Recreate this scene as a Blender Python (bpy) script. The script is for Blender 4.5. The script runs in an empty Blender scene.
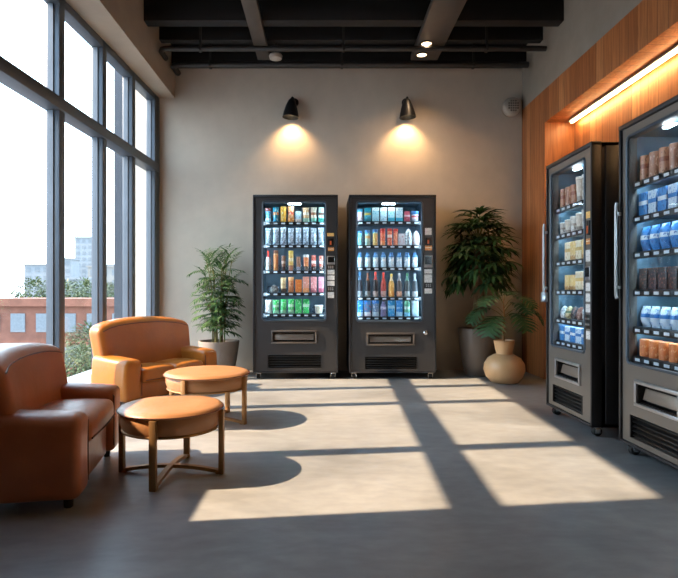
import bpy, bmesh, math, random
from mathutils import Vector, Matrix
random.seed(7)
PI = math.pi
SC = bpy.context.scene
COL = SC.collection

# ------------------------------------------------------------------ materials
def s2l(c):
    r = []
    for v in c[:3]:
        v = v / 255.0
        r.append(v / 12.92 if v <= 0.04045 else ((v + 0.055) / 1.055) ** 2.4)
    return (r[0], r[1], r[2], 1.0)

def newmat(name):
    m = bpy.data.materials.new(name); m.use_nodes = True
    nt = m.node_tree; nt.nodes.clear()
    out = nt.nodes.new('ShaderNodeOutputMaterial')
    return m, nt, out

def N(nt, t, **kw):
    n = nt.nodes.new(t)
    for k, v in kw.items():
        if hasattr(n, k): setattr(n, k, v)
        else: n.inputs[k].default_value = v
    return n

def L(nt, a, b): nt.links.new(a, b)

def ramp(nt, stops, interp='LINEAR'):
    r = nt.nodes.new('ShaderNodeValToRGB'); cr = r.color_ramp; cr.interpolation = interp
    while len(cr.elements) > 1: cr.elements.remove(cr.elements[-1])
    cr.elements[0].position = stops[0][0]; cr.elements[0].color = stops[0][1]
    for p, c in stops[1:]:
        e = cr.elements.new(p); e.color = c
    return r

def simple(name, rgb, rough=0.5, metal=0.0, var=0.12, scale=8.0, bump=0.0, bscale=40.0, spec=0.5, coat=0.0):
    m, nt, out = newmat(name)
    b = N(nt, 'ShaderNodeBsdfPrincipled')
    b.inputs['Roughness'].default_value = rough; b.inputs['Metallic'].default_value = metal
    b.inputs['Specular IOR Level'].default_value = spec
    b.inputs['Coat Weight'].default_value = coat
    tc = N(nt, 'ShaderNodeTexCoord')
    no = N(nt, 'ShaderNodeTexNoise'); no.inputs['Scale'].default_value = scale; no.inputs['Detail'].default_value = 5
    L(nt, tc.outputs['Object'], no.inputs['Vector'])
    c = s2l(rgb)
    lo = tuple(max(0, v * (1 - var)) for v in c[:3]) + (1,); hi = tuple(min(1, v * (1 + var)) for v in c[:3]) + (1,)
    r = ramp(nt, [(0.3, lo), (0.7, hi)])
    L(nt, no.outputs['Fac'], r.inputs['Fac']); L(nt, r.outputs['Color'], b.inputs['Base Color'])
    if bump > 0:
        n2 = N(nt, 'ShaderNodeTexNoise'); n2.inputs['Scale'].default_value = bscale; n2.inputs['Detail'].default_value = 4
        L(nt, tc.outputs['Object'], n2.inputs['Vector'])
        bp = N(nt, 'ShaderNodeBump'); bp.inputs['Strength'].default_value = bump; bp.inputs['Distance'].default_value = 0.01
        L(nt, n2.outputs['Fac'], bp.inputs['Height']); L(nt, bp.outputs['Normal'], b.inputs['Normal'])
    L(nt, b.outputs['BSDF'], out.inputs['Surface'])
    return m

def emit(name, rgb, strength):
    m, nt, out = newmat(name)
    e = N(nt, 'ShaderNodeEmission'); e.inputs['Color'].default_value = rgb + (1,) if len(rgb) == 3 else rgb
    e.inputs['Strength'].default_value = strength
    L(nt, e.outputs[0], out.inputs['Surface'])
    return m

def glass(name, tint=(1, 1, 1), k=0.8, rough=0.02):
    m, nt, out = newmat(name)
    t = N(nt, 'ShaderNodeBsdfTransparent'); t.inputs['Color'].default_value = tint + (1,)
    g = N(nt, 'ShaderNodeBsdfGlossy'); g.inputs['Roughness'].default_value = rough
    f = N(nt, 'ShaderNodeFresnel'); f.inputs['IOR'].default_value = 1.45
    geo = N(nt, 'ShaderNodeNewGeometry')
    inv = N(nt, 'ShaderNodeMath', operation='SUBTRACT'); inv.inputs[0].default_value = k
    sc = N(nt, 'ShaderNodeMath', operation='MULTIPLY'); sc.inputs[1].default_value = k
    L(nt, geo.outputs['Backfacing'], sc.inputs[0]); L(nt, sc.outputs[0], inv.inputs[1])
    mu = N(nt, 'ShaderNodeMath', operation='MULTIPLY')
    L(nt, f.outputs[0], mu.inputs[0]); L(nt, inv.outputs[0], mu.inputs[1])
    mx = N(nt, 'ShaderNodeMixShader')
    L(nt, mu.outputs[0], mx.inputs[0]); L(nt, t.outputs[0], mx.inputs[1]); L(nt, g.outputs[0], mx.inputs[2])
    L(nt, mx.outputs[0], out.inputs['Surface'])
    return m

def concrete(name, rgb, rough, var, scale, streak=(1, 1, 1), bump=0.15, rvar=0.12, bcol=None):
    """mottled plaster / polished concrete: three layers of noise"""
    m, nt, out = newmat(name)
    b = N(nt, 'ShaderNodeBsdfPrincipled')
    geo = N(nt, 'ShaderNodeNewGeometry')
    mp = N(nt, 'ShaderNodeMapping'); mp.inputs['Scale'].default_value = streak
    L(nt, geo.outputs['Position'], mp.inputs['Vector'])
    n1 = N(nt, 'ShaderNodeTexNoise'); n1.inputs['Scale'].default_value = scale; n1.inputs['Detail'].default_value = 8; n1.inputs['Roughness'].default_value = 0.6; n1.inputs['Distortion'].default_value = 0.8
    n2 = N(nt, 'ShaderNodeTexNoise'); n2.inputs['Scale'].default_value = scale * 9; n2.inputs['Detail'].default_value = 6
    L(nt, mp.outputs[0], n1.inputs['Vector']); L(nt, mp.outputs[0], n2.inputs['Vector'])
    c = s2l(rgb)
    lo = tuple(v * (1 - var) for v in c[:3]) + (1,); hi = tuple(min(1, v * (1 + var)) for v in c[:3]) + (1,)
    r1 = ramp(nt, [(0.3, lo), (0.68, hi)]); L(nt, n1.outputs['Fac'], r1.inputs['Fac'])
    r2 = ramp(nt, [(0.35, (1 - var * 0.6,) * 3 + (1,)), (0.65, (1, 1, 1, 1))]); L(nt, n2.outputs['Fac'], r2.inputs['Fac'])
    mx = N(nt, 'ShaderNodeMix', data_type='RGBA', blend_type='MULTIPLY'); mx.inputs[0].default_value = 1
    L(nt, r1.outputs[0], mx.inputs[6]); L(nt, r2.outputs[0], mx.inputs[7])
    L(nt, mx.outputs[2], b.inputs['Base Color'])
    mr = N(nt, 'ShaderNodeMapRange'); mr.inputs['To Min'].default_value = rough - rvar; mr.inputs['To Max'].default_value = rough + rvar
    L(nt, n1.outputs['Fac'], mr.inputs['Value']); L(nt, mr.outputs[0], b.inputs['Roughness'])
    bp = N(nt, 'ShaderNodeBump'); bp.inputs['Strength'].default_value = bump; bp.inputs['Distance'].default_value = 0.01
    L(nt, n2.outputs['Fac'], bp.inputs['Height']); L(nt, bp.outputs['Normal'], b.inputs['Normal'])
    L(nt, b.outputs['BSDF'], out.inputs['Surface'])
    return m

def planks(name, axis, width=0.115):
    """vertical boards: tone per board, long grain, dark joints; axis = world axis across the boards"""
    m, nt, out = newmat(name)
    b = N(nt, 'ShaderNodeBsdfPrincipled'); b.inputs['Roughness'].default_value = 0.45
    geo = N(nt, 'ShaderNodeNewGeometry')
    sp = N(nt, 'ShaderNodeSeparateXYZ'); L(nt, geo.outputs['Position'], sp.inputs[0])
    dv = N(nt, 'ShaderNodeMath', operation='DIVIDE'); dv.inputs[1].default_value = width
    L(nt, sp.outputs[axis], dv.inputs[0])
    fl = N(nt, 'ShaderNodeMath', operation='FLOOR'); L(nt, dv.outputs[0], fl.inputs[0])
    fr = N(nt, 'ShaderNodeMath', operation='FRACT'); L(nt, dv.outputs[0], fr.inputs[0])
    wn = N(nt, 'ShaderNodeTexWhiteNoise', noise_dimensions='1D'); L(nt, fl.outputs[0], wn.inputs['W'])
    mp = N(nt, 'ShaderNodeMapping'); mp.inputs['Scale'].default_value = (14, 14, 0.9)
    ad = N(nt, 'ShaderNodeVectorMath', operation='ADD')
    L(nt, geo.outputs['Position'], mp.inputs['Vector']); L(nt, mp.outputs[0], ad.inputs[0]); L(nt, wn.outputs['Color'], ad.inputs[1])
    no = N(nt, 'ShaderNodeTexNoise'); no.inputs['Scale'].default_value = 2.5; no.inputs['Detail'].default_value = 6; no.inputs['Distortion'].default_value = 1.0
    L(nt, ad.outputs[0], no.inputs['Vector'])
    tone = ramp(nt, [(0.0, s2l((160, 96, 54))), (0.5, s2l((184, 116, 68))), (1.0, s2l((204, 138, 88)))]); L(nt, wn.outputs['Value'], tone.inputs['Fac'])
    gr = ramp(nt, [(0.3, (0.62, 0.58, 0.55, 1)), (0.62, (1, 1, 1, 1))]); L(nt, no.outputs['Fac'], gr.inputs['Fac'])
    mx = N(nt, 'ShaderNodeMix', data_type='RGBA', blend_type='MULTIPLY'); mx.inputs[0].default_value = 1
    L(nt, tone.outputs[0], mx.inputs[6]); L(nt, gr.outputs[0], mx.inputs[7])
    jt = ramp(nt, [(0.0, (0.12, 0.08, 0.06, 1)), (0.035, (1, 1, 1, 1))], 'CONSTANT'); L(nt, fr.outputs[0], jt.inputs['Fac'])
    m2 = N(nt, 'ShaderNodeMix', data_type='RGBA', blend_type='MULTIPLY'); m2.inputs[0].default_value = 1
    L(nt, mx.outputs[2], m2.inputs[6]); L(nt, jt.outputs[0], m2.inputs[7])
    L(nt, m2.outputs[2], b.inputs['Base Color'])
    L(nt, b.outputs['BSDF'], out.inputs['Surface'])
    return m

def leather(name, rgb):
    m, nt, out = newmat(name)
    b = N(nt, 'ShaderNodeBsdfPrincipled'); b.inputs['Roughness'].default_value = 0.36
    b.inputs['Specular IOR Level'].default_value = 0.45
    tc = N(nt, 'ShaderNodeTexCoord')
    no = N(nt, 'ShaderNodeTexNoise'); no.inputs['Scale'].default_value = 5; no.inputs['Detail'].default_value = 6
    L(nt, tc.outputs['Object'], no.inputs['Vector'])
    c = s2l(rgb)
    r = ramp(nt, [(0.3, tuple(v * 0.85 for v in c[:3]) + (1,)), (0.7, tuple(min(1, v * 1.12) for v in c[:3]) + (1,))])
    L(nt, no.outputs['Fac'], r.inputs['Fac']); L(nt, r.outputs[0], b.inputs['Base Color'])
    v = N(nt, 'ShaderNodeTexVoronoi'); v.inputs['Scale'].default_value = 220; L(nt, tc.outputs['Object'], v.inputs['Vector'])
    n2 = N(nt, 'ShaderNodeTexNoise'); n2.inputs['Scale'].default_value = 9; n2.inputs['Detail'].default_value = 3; n2.inputs['Distortion'].default_value = 1.5
    L(nt, tc.outputs['Object'], n2.inputs['Vector'])
    b1 = N(nt, 'ShaderNodeBump'); b1.inputs['Strength'].default_value = 0.08; b1.inputs['Distance'].default_value = 0.002
    L(nt, v.outputs['Distance'], b1.inputs['Height'])
    b2 = N(nt, 'ShaderNodeBump'); b2.inputs['Strength'].default_value = 0.12; b2.inputs['Distance'].default_value = 0.02
    L(nt, n2.outputs['Fac'], b2.inputs['Height']); L(nt, b1.outputs['Normal'], b2.inputs['Normal'])
    L(nt, b2.outputs['Normal'], b.inputs['Normal'])
    L(nt, b.outputs['BSDF'], out.inputs['Surface'])
    return m

def leafmat(name, dark, light):
    m, nt, out = newmat(name)
    b = N(nt, 'ShaderNodeBsdfPrincipled'); b.inputs['Roughness'].default_value = 0.5; b.inputs['Specular IOR Level'].default_value = 0.3
    geo = N(nt, 'ShaderNodeNewGeometry')
    r = ramp(nt, [(0.0, s2l(dark)), (1.0, s2l(light))]); L(nt, geo.outputs['Random Per Island'], r.inputs['Fac'])
    L(nt, r.outputs[0], b.inputs['Base Color'])
    tr = N(nt, 'ShaderNodeBsdfTranslucent'); L(nt, r.outputs[0], tr.inputs['Color'])
    mx = N(nt, 'ShaderNodeMixShader'); mx.inputs[0].default_value = 0.18
    L(nt, b.outputs[0], mx.inputs[1]); L(nt, tr.outputs[0], mx.inputs[2]); L(nt, mx.outputs[0], out.inputs['Surface'])
    return m

PK = {}
def pack(base, top=None, band=None, low=None, ink=None, seed=0, gloss=0.35):
    """printed wrapper: bands along the height plus blotches of printed ink"""
    key = (base, top, band, low, ink, gloss)
    if key in PK: return PK[key]
    m, nt, out = newmat('printed_wrapper_%d' % len(PK))
    b = N(nt, 'ShaderNodeBsdfPrincipled'); b.inputs['Roughness'].default_value = gloss
    tc = N(nt, 'ShaderNodeTexCoord'); sp = N(nt, 'ShaderNodeSeparateXYZ'); L(nt, tc.outputs['Generated'], sp.inputs[0])
    B = s2l(base); st = [(0.0, s2l(low) if low else B), (0.26, B)]
    if band: st += [(0.46, s2l(band)), (0.64, B)]
    if top: st += [(0.76, s2l(top))]
    r = ramp(nt, st, 'CONSTANT')
    no = N(nt, 'ShaderNodeTexNoise'); no.inputs['Scale'].default_value = 6.0; no.inputs['Detail'].default_value = 1.0
    mp = N(nt, 'ShaderNodeMapping'); mp.inputs['Location'].default_value = (len(PK) * 1.7, 0, len(PK) * 0.9)
    L(nt, tc.outputs['Generated'], mp.inputs['Vector']); L(nt, mp.outputs[0], no.inputs['Vector'])
    L(nt, sp.outputs['Z'], r.inputs['Fac'])
    inkc = s2l(ink) if ink else tuple(v * 0.45 for v in B[:3]) + (1,)
    fr = ramp(nt, [(0.0, (0, 0, 0, 1)), (0.60, (0.7, 0.7, 0.7, 1))], 'CONSTANT'); L(nt, no.outputs['Fac'], fr.inputs['Fac'])
    mx = N(nt, 'ShaderNodeMix', data_type='RGBA'); L(nt, fr.outputs[0], mx.inputs[0])
    L(nt, r.outputs[0], mx.inputs[6]); mx.inputs[7].default_value = inkc
    L(nt, mx.outputs[2], b.inputs['Base Color']); L(nt, b.outputs[0], out.inputs['Surface'])
    PK[key] = m
    return m

def crinkle(name, rgb):
    m, nt, out = newmat(name)
    b = N(nt, 'ShaderNodeBsdfPrincipled'); b.inputs['Roughness'].default_value = 0.3; b.inputs['Metallic'].default_value = 0.35
    tc = N(nt, 'ShaderNodeTexCoord'); v = N(nt, 'ShaderNodeTexNoise'); v.inputs['Scale'].default_value = 70; v.inputs['Detail'].default_value = 3
    L(nt, tc.outputs['Object'], v.inputs['Vector'])
    c = s2l(rgb)
    r = ramp(nt, [(0.38, tuple(x * 0.5 for x in c[:3]) + (1,)), (0.5, c), (0.7, tuple(min(1, x * 1.7) for x in c[:3]) + (1,))])
    L(nt, v.outputs['Fac'], r.inputs['Fac']); L(nt, r.outputs[0], b.inputs['Base Color'])
    bp = N(nt, 'ShaderNodeBump'); bp.inputs['Strength'].default_value = 0.8; bp.inputs['Distance'].default_value = 0.01
    L(nt, v.outputs['Fac'], bp.inputs['Height']); L(nt, bp.outputs[0], b.inputs['Normal'])
    L(nt, b.outputs[0], out.inputs['Surface'])
    return m

M = {}
M['floor'] = concrete('polished_concrete', (138, 140, 142), 0.36, 0.25, 1.1, (1, 1.8, 1), 0.06, 0.10)
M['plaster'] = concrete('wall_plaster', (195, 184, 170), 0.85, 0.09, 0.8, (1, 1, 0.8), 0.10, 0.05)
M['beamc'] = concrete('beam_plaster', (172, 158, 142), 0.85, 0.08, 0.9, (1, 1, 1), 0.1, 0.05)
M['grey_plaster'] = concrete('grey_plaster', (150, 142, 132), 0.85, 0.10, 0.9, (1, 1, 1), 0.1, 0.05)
M['fin'] = concrete('exterior_render', (64, 72, 82), 0.9, 0.06, 0.7, (1, 1, 1), 0.1, 0.05)
M['ceil'] = simple('black_ceiling', (26, 26, 28), 0.8, 0, 0.2, 3)
M['pipe'] = simple('painted_pipe', (52, 50, 50), 0.5, 0.2, 0.15, 6)
M['beam_metal'] = simple('ceiling_steel', (84, 78, 74), 0.5, 0.2, 0.12, 6)
M['frame'] = simple('window_aluminium', (88, 96, 106), 0.45, 0.35, 0.08, 5)
M['gasket'] = simple('dark_gasket', (30, 32, 36), 0.6)
M['wglass'] = glass('window_glass', (0.985, 0.995, 1.0), 0.5)
M['vglass'] = glass('display_glass', (0.98, 0.99, 1.0), 0.55)
M['woodY'] = planks('wood_boards_side', 1)
M['woodX'] = planks('wood_boards_jamb', 0)
M['leather'] = leather('tan_leather', (172, 103, 36))
M['leather2'] = leather('light_tan_leather', (168, 120, 80))
M['leather3'] = leather('brown_leather', (172, 104, 66))
M['seam'] = simple('dark_seam', (92, 48, 22), 0.6)
M['bronze'] = simple('bronze_metal', (158, 120, 78), 0.38, 0.55, 0.10, 10)
M['blackfoot'] = simple('black_foot', (22, 21, 20), 0.5)
M['vbody'] = simple('machine_black', (40, 41, 45), 0.42, 0.25, 0.08, 4)
M['vdoor'] = simple('machine_charcoal', (62, 61, 62), 0.40, 0.3, 0.06, 4)
M['vdoor2'] = simple('machine_grey', (112, 106, 100), 0.38, 0.35, 0.06, 4)
M['gframe'] = simple('glazing_frame', (62, 74, 86), 0.4, 0.3, 0.06, 6)
M['vtrim'] = simple('black_plastic', (18, 18, 20), 0.4)
M['liner'] = simple('liner_blue_grey', (92, 120, 138), 0.5, 0, 0.06, 4)
M['tray'] = simple('tray_steel', (70, 92, 112), 0.4, 0.3, 0.08, 12)
M['rail'] = simple('tray_rail_dark', (20, 24, 30), 0.4)
M['tag'] = simple('price_tag', (210, 222, 232), 0.5, 0, 0.1, 40)
M['coil'] = simple('chrome_coil', (150, 160, 170), 0.25, 0.9, 0.05)
M['led'] = emit('led_white', (0.62, 0.86, 1.0), 40.0)
M['led2'] = emit('led_bright', (0.62, 0.86, 1.0), 110.0)
M['shelf_fill'] = emit('shelf_fill_glow', (0.62, 0.86, 1.0), 30.0)  # glow of the fill strips added under the narrow machines' shelves
M['ledtop'] = emit('led_top', (0.75, 0.90, 1.0), 22.0)
M['chrome'] = simple('chrome', (190, 190, 192), 0.2, 0.95, 0.04)
M['alu'] = simple('brushed_aluminium', (168, 168, 170), 0.35, 0.8, 0.06, 30)
M['rubber'] = simple('rubber', (30, 30, 30), 0.7)
M['sticker_w'] = pack((216, 218, 218), None, None, None, (150, 152, 156))
M['sticker_y'] = pack((236, 190, 110), None, None, None, (250, 226, 170))
M['sticker_o'] = pack((220, 150, 80), None, (240, 230, 210), None, (70, 60, 60))
M['screen'] = simple('dark_screen', (14, 17, 20), 0.15)
M['slot'] = simple('slot_black', (10, 10, 11), 0.3)
M['ind'] = simple('indicator_orange', (200, 90, 40), 0.4)
M['flap'] = simple('flap_grey', (140, 126, 114), 0.3, 0.3, 0.08, 8)
M['lampblack'] = simple('lamp_black', (22, 23, 26), 0.45, 0.3)
M['bulb'] = emit('warm_bulb', (1.0, 0.74, 0.42), 18.0)
M['strip'] = emit('warm_strip', (1.0, 0.62, 0.26), 54.0)
M['dl'] = emit('downlight_lens', (1.0, 0.72, 0.42), 5.0)
M['offwhite'] = simple('off_white_plastic', (176, 168, 158), 0.5)
M['grille'] = simple('grille_grey', (112, 104, 98), 0.6, 0, 0.3, 60)
M['pot_grey'] = simple('pot_taupe', (134, 124, 116), 0.6, 0, 0.08, 6, 0.05)
M['pot_dark'] = simple('pot_dark_taupe', (98, 88, 80), 0.42, 0.1, 0.08, 6)
M['pot_tan'] = simple('pot_tan', (205, 164, 120), 0.38, 0, 0.08, 6)
M['soil'] = simple('soil', (48, 36, 28), 0.95, 0, 0.4, 30, 0.5)
M['stem'] = simple('green_stem', (112, 106, 58), 0.6, 0, 0.2, 20)
M['trunk'] = simple('fibrous_trunk', (104, 78, 54), 0.9, 0, 0.4, 26, 0.8, 60)
M['twig'] = simple('brown_twig', (150, 108, 66), 0.7, 0, 0.2, 26)
M['leaf_a'] = leafmat('palm_leaf', (36, 68, 38), (98, 130, 80))
M['leaf_b'] = leafmat('dark_leaf', (22, 50, 28), (62, 96, 52))
M['leaf_c'] = leafmat('split_leaf', (26, 56, 32), (50, 84, 48))
M['brick'] = simple('red_brick', (112, 72, 58), 0.9, 0, 0.25, 1.2)
M['pale1'] = simple('pale_building', (122, 126, 130), 0.9, 0, 0.08, 0.2)
M['pale2'] = simple('beige_building', (126, 122, 118), 0.9, 0, 0.08, 0.2)
M['winm'] = simple('building_window', (100, 106, 112), 0.5)
M['ground'] = concrete('city_ground', (112, 114, 114), 0.9, 0.2, 0.05)
M['road'] = simple('road', (124, 126, 130), 0.9, 0, 0.05, 0.2)
M['tree'] = leafmat('tree_leaf', (48, 62, 40), (84, 96, 62))

# ------------------------------------------------------------------ mesh helpers
def link(name, bm, mat, parent=None, smooth=True, loc=None, recalc=True):
    if recalc: bmesh.ops.recalc_face_normals(bm, faces=bm.faces[:])
    me = bpy.data.meshes.new(name); bm.to_mesh(me); bm.free()
    o = bpy.data.objects.new(name, me); COL.objects.link(o)
    if mat is not None: me.materials.append(mat)
    if smooth:
        for p in me.polygons: p.use_smooth = True
        try: me.set_sharp_from_angle(angle=math.radians(38))
        except Exception: pass
    if parent is not None: o.parent = parent
    if loc is not None: o.location = loc
    return o

def bx(bm, lo, hi, bev=0.0, seg=2, mtx=None):
    lo = Vector(lo); hi = Vector(hi)
    r = bmesh.ops.create_cube(bm, size=1.0)
    vs = r['verts']
    for v in vs:
        v.co = Vector(((lo[i] + hi[i]) / 2 + v.co[i] * (hi[i] - lo[i])) for i in range(3))
    if bev > 0:
        es = list({e for v in vs for e in v.link_edges})
        rr = bmesh.ops.bevel(bm, geom=es, offset=bev, segments=seg, profile=0.5, affect='EDGES')
        vs = list({v for f in rr['faces'] for v in f.verts} | {v for v in vs if v.is_valid})
    if mtx is not None:
        for v in vs: v.co = mtx @ v.co
    return vs

def box(name, lo, hi, mat, parent=None, bev=0.0, seg=2):
    bm = bmesh.new(); bx(bm, lo, hi, bev, seg); return link(name, bm, mat, parent)

def lathe(bm, prof, seg=32, center=(0, 0, 0), capb=True, capt=True, sx=1.0, sy=1.0):
    rings = []
    for r, z in prof:
        ring = [bm.verts.new((center[0] + sx * r * math.cos(2 * PI * k / seg), center[1] + sy * r * math.sin(2 * PI * k / seg), center[2] + z)) for k in range(seg)]
        rings.append(ring)
    for a, b in zip(rings, rings[1:]):
        for k in range(seg):
            bm.faces.new((a[k], a[(k + 1) % seg], b[(k + 1) % seg], b[k]))
    if capb: bm.faces.new(rings[0][::-1])
    if capt: bm.faces.new(rings[-1])
    return [v for r in rings for v in r]

def tube(bm, pts, rad, seg=8, closed=False):
    pts = [Vector(p) for p in pts]; n = len(pts); rings = []
    for i, p in enumerate(pts):
        if closed: d = pts[(i + 1) % n] - pts[i - 1]
        else: d = pts[min(i + 1, n - 1)] - pts[max(i - 1, 0)]
        d.normalize()
        up = Vector((0, 0, 1)) if abs(d.z) < 0.9 else Vector((0, 1, 0))
        a = d.cross(up).normalized(); b = d.cross(a).normalized()
        r = rad[i] if isinstance(rad, (list, tuple)) else rad
        rings.append([bm.verts.new(p + a * r * math.cos(2 * PI * k / seg) + b * r * math.sin(2 * PI * k / seg)) for k in range(seg)])
    rng = range(n) if closed else range(n - 1)
    for i in rng:
        A, B = rings[i], rings[(i + 1) % n]
        for k in range(seg): bm.faces.new((A[k], A[(k + 1) % seg], B[(k + 1) % seg], B[k]))
    if not closed:
        bm.faces.new(rings[0][::-1]); bm.faces.new(rings[-1])

def samples(h, r, inner=6):
    c = [r * t for t in (0.0, 0.12, 0.35, 0.65, 1.0)]
    a = [-h + x for x in c]
    mid = [-(h - r) + 2 * (h - r) * i / inner for i in range(1, inner)]
    return a + mid + [-x for x in reversed(a)]

def rbox(bm, center, size, r, fn=None, inner=6):
    """rounded box with enough interior vertices to be puffed / bent by fn(Vector local)->Vector"""
    h = [s / 2 for s in size]; r = min(r, min(h) * 0.98)
    S = [samples(x, r, inner) for x in h]
    vmap = {}
    def V(p):
        k = tuple(round(x, 6) for x in p)
        if k not in vmap:
            q = Vector(p); inn = Vector([max(-(h[i] - r), min(h[i] - r, q[i])) for i in range(3)])
            d = q - inn
            if d.length > 1e-9: q = inn + d.normalized() * r
            if fn: q = fn(q)
            vmap[k] = bm.verts.new(q + Vector(center))
        return vmap[k]
    for ax in range(3):
        u, w = [(1, 2), (2, 0), (0, 1)][ax]
        for sgn in (-1, 1):
            for i in range(len(S[u]) - 1):
                for j in range(len(S[w]) - 1):
                    q = []
                    for di, dj in ((0, 0), (1, 0), (1, 1), (0, 1)):
                        p = [0, 0, 0]; p[ax] = sgn * h[ax]; p[u] = S[u][i + di]; p[w] = S[w][j + dj]
                        q.append(V(p))
                    if len(set(q)) == 4:
                        try: bm.faces.new(q if sgn > 0 else q[::-1])
                        except ValueError: pass

def thing(name, label, cat, loc=(0, 0, 0), rz=0.0, group=None):
    o = bpy.data.objects.new(name, None); COL.objects.link(o)
    o.empty_display_size = 0.1
    o.location = loc; o.rotation_euler = (0, 0, rz); tag(o, label, cat, group)
    return o

def tag(o, label, cat, group=None):
    o['label'] = label; o['category'] = cat
    if group: o['group'] = group
    return o

def struct(o):
    o['kind'] = 'structure'; return o

def copy_thing(src, loc, rz, label, group=None):
    c = src.copy(); COL.objects.link(c); c.location = loc; c.rotation_euler = (0, 0, rz); c['label'] = label
    if group: c['group'] = group
    for ch in list(src.children):
        d = ch.copy(); COL.objects.link(d); d.parent = c
        for g in list(ch.children):
            e = g.copy(); COL.objects.link(e); e.parent = d
    return c

# ------------------------------------------------------------------ camera
FPX = 540.0
cam = bpy.data.cameras.new('camera'); co = bpy.data.objects.new('camera', cam); COL.objects.link(co)
co.location = (0, 0, 0.88); co.rotation_euler = (PI / 2, 0, 0)
cam.sensor_width = 36; cam.lens = 36 * FPX / 678; cam.shift_x = 16 / 678; cam.shift_y = 2 / 678
cam.clip_start = 0.05; cam.clip_end = 2000
SC.camera = co

# ------------------------------------------------------------------ room shell
WA = math.asin(0.04)                       # the glazed wall splays out a little towards the camera
YB = -3.2
struct(box('floor', (-2.6, YB, -0.12), (2.75, 6.2, 0), M['floor']))
struct(box('wall_back', (-2.1, 6.0, 0), (2.75, 6.2, 3.6), M['plaster']))
# right wall: plaster above, boards below, with the alcove
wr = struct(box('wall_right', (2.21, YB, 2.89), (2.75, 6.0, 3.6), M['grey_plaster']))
bm = bmesh.new()
bx(bm, (2.21, 5.38, 0), (2.70, 6.0, 2.89)); bx(bm, (2.21, YB, 2.56), (2.70, 5.38, 2.89)); bx(bm, (2.50, YB, 0), (2.70, 5.38, 2.56))
wood = link('wood_cladding', bm, M['woodY'], wr)
bm = bmesh.new(); bx(bm, (-2.35, YB, 0), (-2.02, 1.80, 3.02)); bx(bm, (-2.35, 1.79, 0), (-2.075, 2.62, 1.32))  # the low box is an unseen parapet added to shade the floor
struct(link('wall_left', bm, M['plaster'], None, False))
bm = bmesh.new()
q = [(-1.645, YB), (-1.645, 6.0), (-1.86, 6.0), (-1.86 - 0.04 * (6.0 - YB), YB)]
lo_ = [bm.verts.new((x, y, 3.02)) for x, y in q]; hi_ = [bm.verts.new((x, y, 3.56)) for x, y in q]
bm.faces.new(lo_); bm.faces.new(hi_[::-1])
for k in range(4): bm.faces.new((lo_[k], lo_[(k + 1) % 4], hi_[(k + 1) % 4], hi_[k]))
struct(link('trim_1', bm, M['beamc'], None, False))
ce = struct(box('ceiling', (-1.90, YB, 3.55), (2.75, 6.0, 3.66), M['ceil']))
for y0, y1, zb in ((5.86, 6.0, 3.352), (5.42, 5.5, 3.40), (4.95, 5.07, 3.36), (4.3, 4.42, 3.36), (3.5, 3.62, 3.36)):
    box('beam', (-1.645, y0, zb), (2.21, y1, 3.55), M['ceil'], ce, 0.004)
struct(box('wall_front', (-2.35, YB - 0.2, 0), (2.75, YB, 3.6), M['plaster']))
# light fixture strip in the alcove
st = thing('alcove_light', 'warm LED strip light along the soffit of the wood alcove', 'light', (2.44, 3.6, 2.53))
box('housing', (-0.03, -2.6, 0.012), (0.03, 1.72, 0.0295), M['alu'], st)
box('diffuser', (-0.012, -2.58, 0.0), (0.012, 1.70, 0.012), M['strip'], st)

# ------------------------------------------------------------------ glazed wall
win = bpy.data.objects.new('window_1', None); COL.objects.link(win); struct(win)
win.location = (-1.83, 6.0, 0); win.rotation_euler = (0, 0, -WA)
MY = [-0.11, -0.73, -1.37, -2.07, -3.30, -4.18]
X0, X1 = -0.085, 0.015
for k, y in enumerate(MY):
    bm = bmesh.new()
    w = 0.04
    bx(bm, (X0, y - w, 0), (X1, y + w, 3.02), 0.006)
    bx(bm, (X0 + 0.02, y - w - 0.014, 0.07), (X0 + 0.06, y + w + 0.014, 2.95))
    link('mullion', bm, M['frame'], win)
bm = bmesh.new(); bx(bm, (X0, -0.09, 0), (X1, 0.0, 3.02), 0.004); link('jamb', bm, M['frame'], win)
bm = bmesh.new(); bx(bm, (X0 - 0.01, -4.2, 2.185), (X1 + 0.02, -0.05, 2.275), 0.006); link('transom', bm, M['frame'], win)
bm = bmesh.new(); bx(bm, (X0, -4.2, 2.955), (X1, -0.05, 3.02), 0.004); link('head_rail', bm, M['frame'], win)
bm = bmesh.new(); bx(bm, (X0, -4.2, 0.0), (X1, -0.05, 0.07), 0.004); link('sill_rail', bm, M['frame'], win)
ys = [-0.05] + MY
for a, b in zip(ys, ys[1:]):
    for z0, z1 in ((0.06, 2.19), (2.27, 2.965)):
        box('pane', (-0.049, b + 0.02, z0), (-0.041, a - 0.02, z1), M['wglass'], win)
# pier of the building just outside the last panes
o = struct(box('trim_2', (-2.34, 6.05, -14), (-1.90, 6.5, 5.0), M['fin']))

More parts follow.
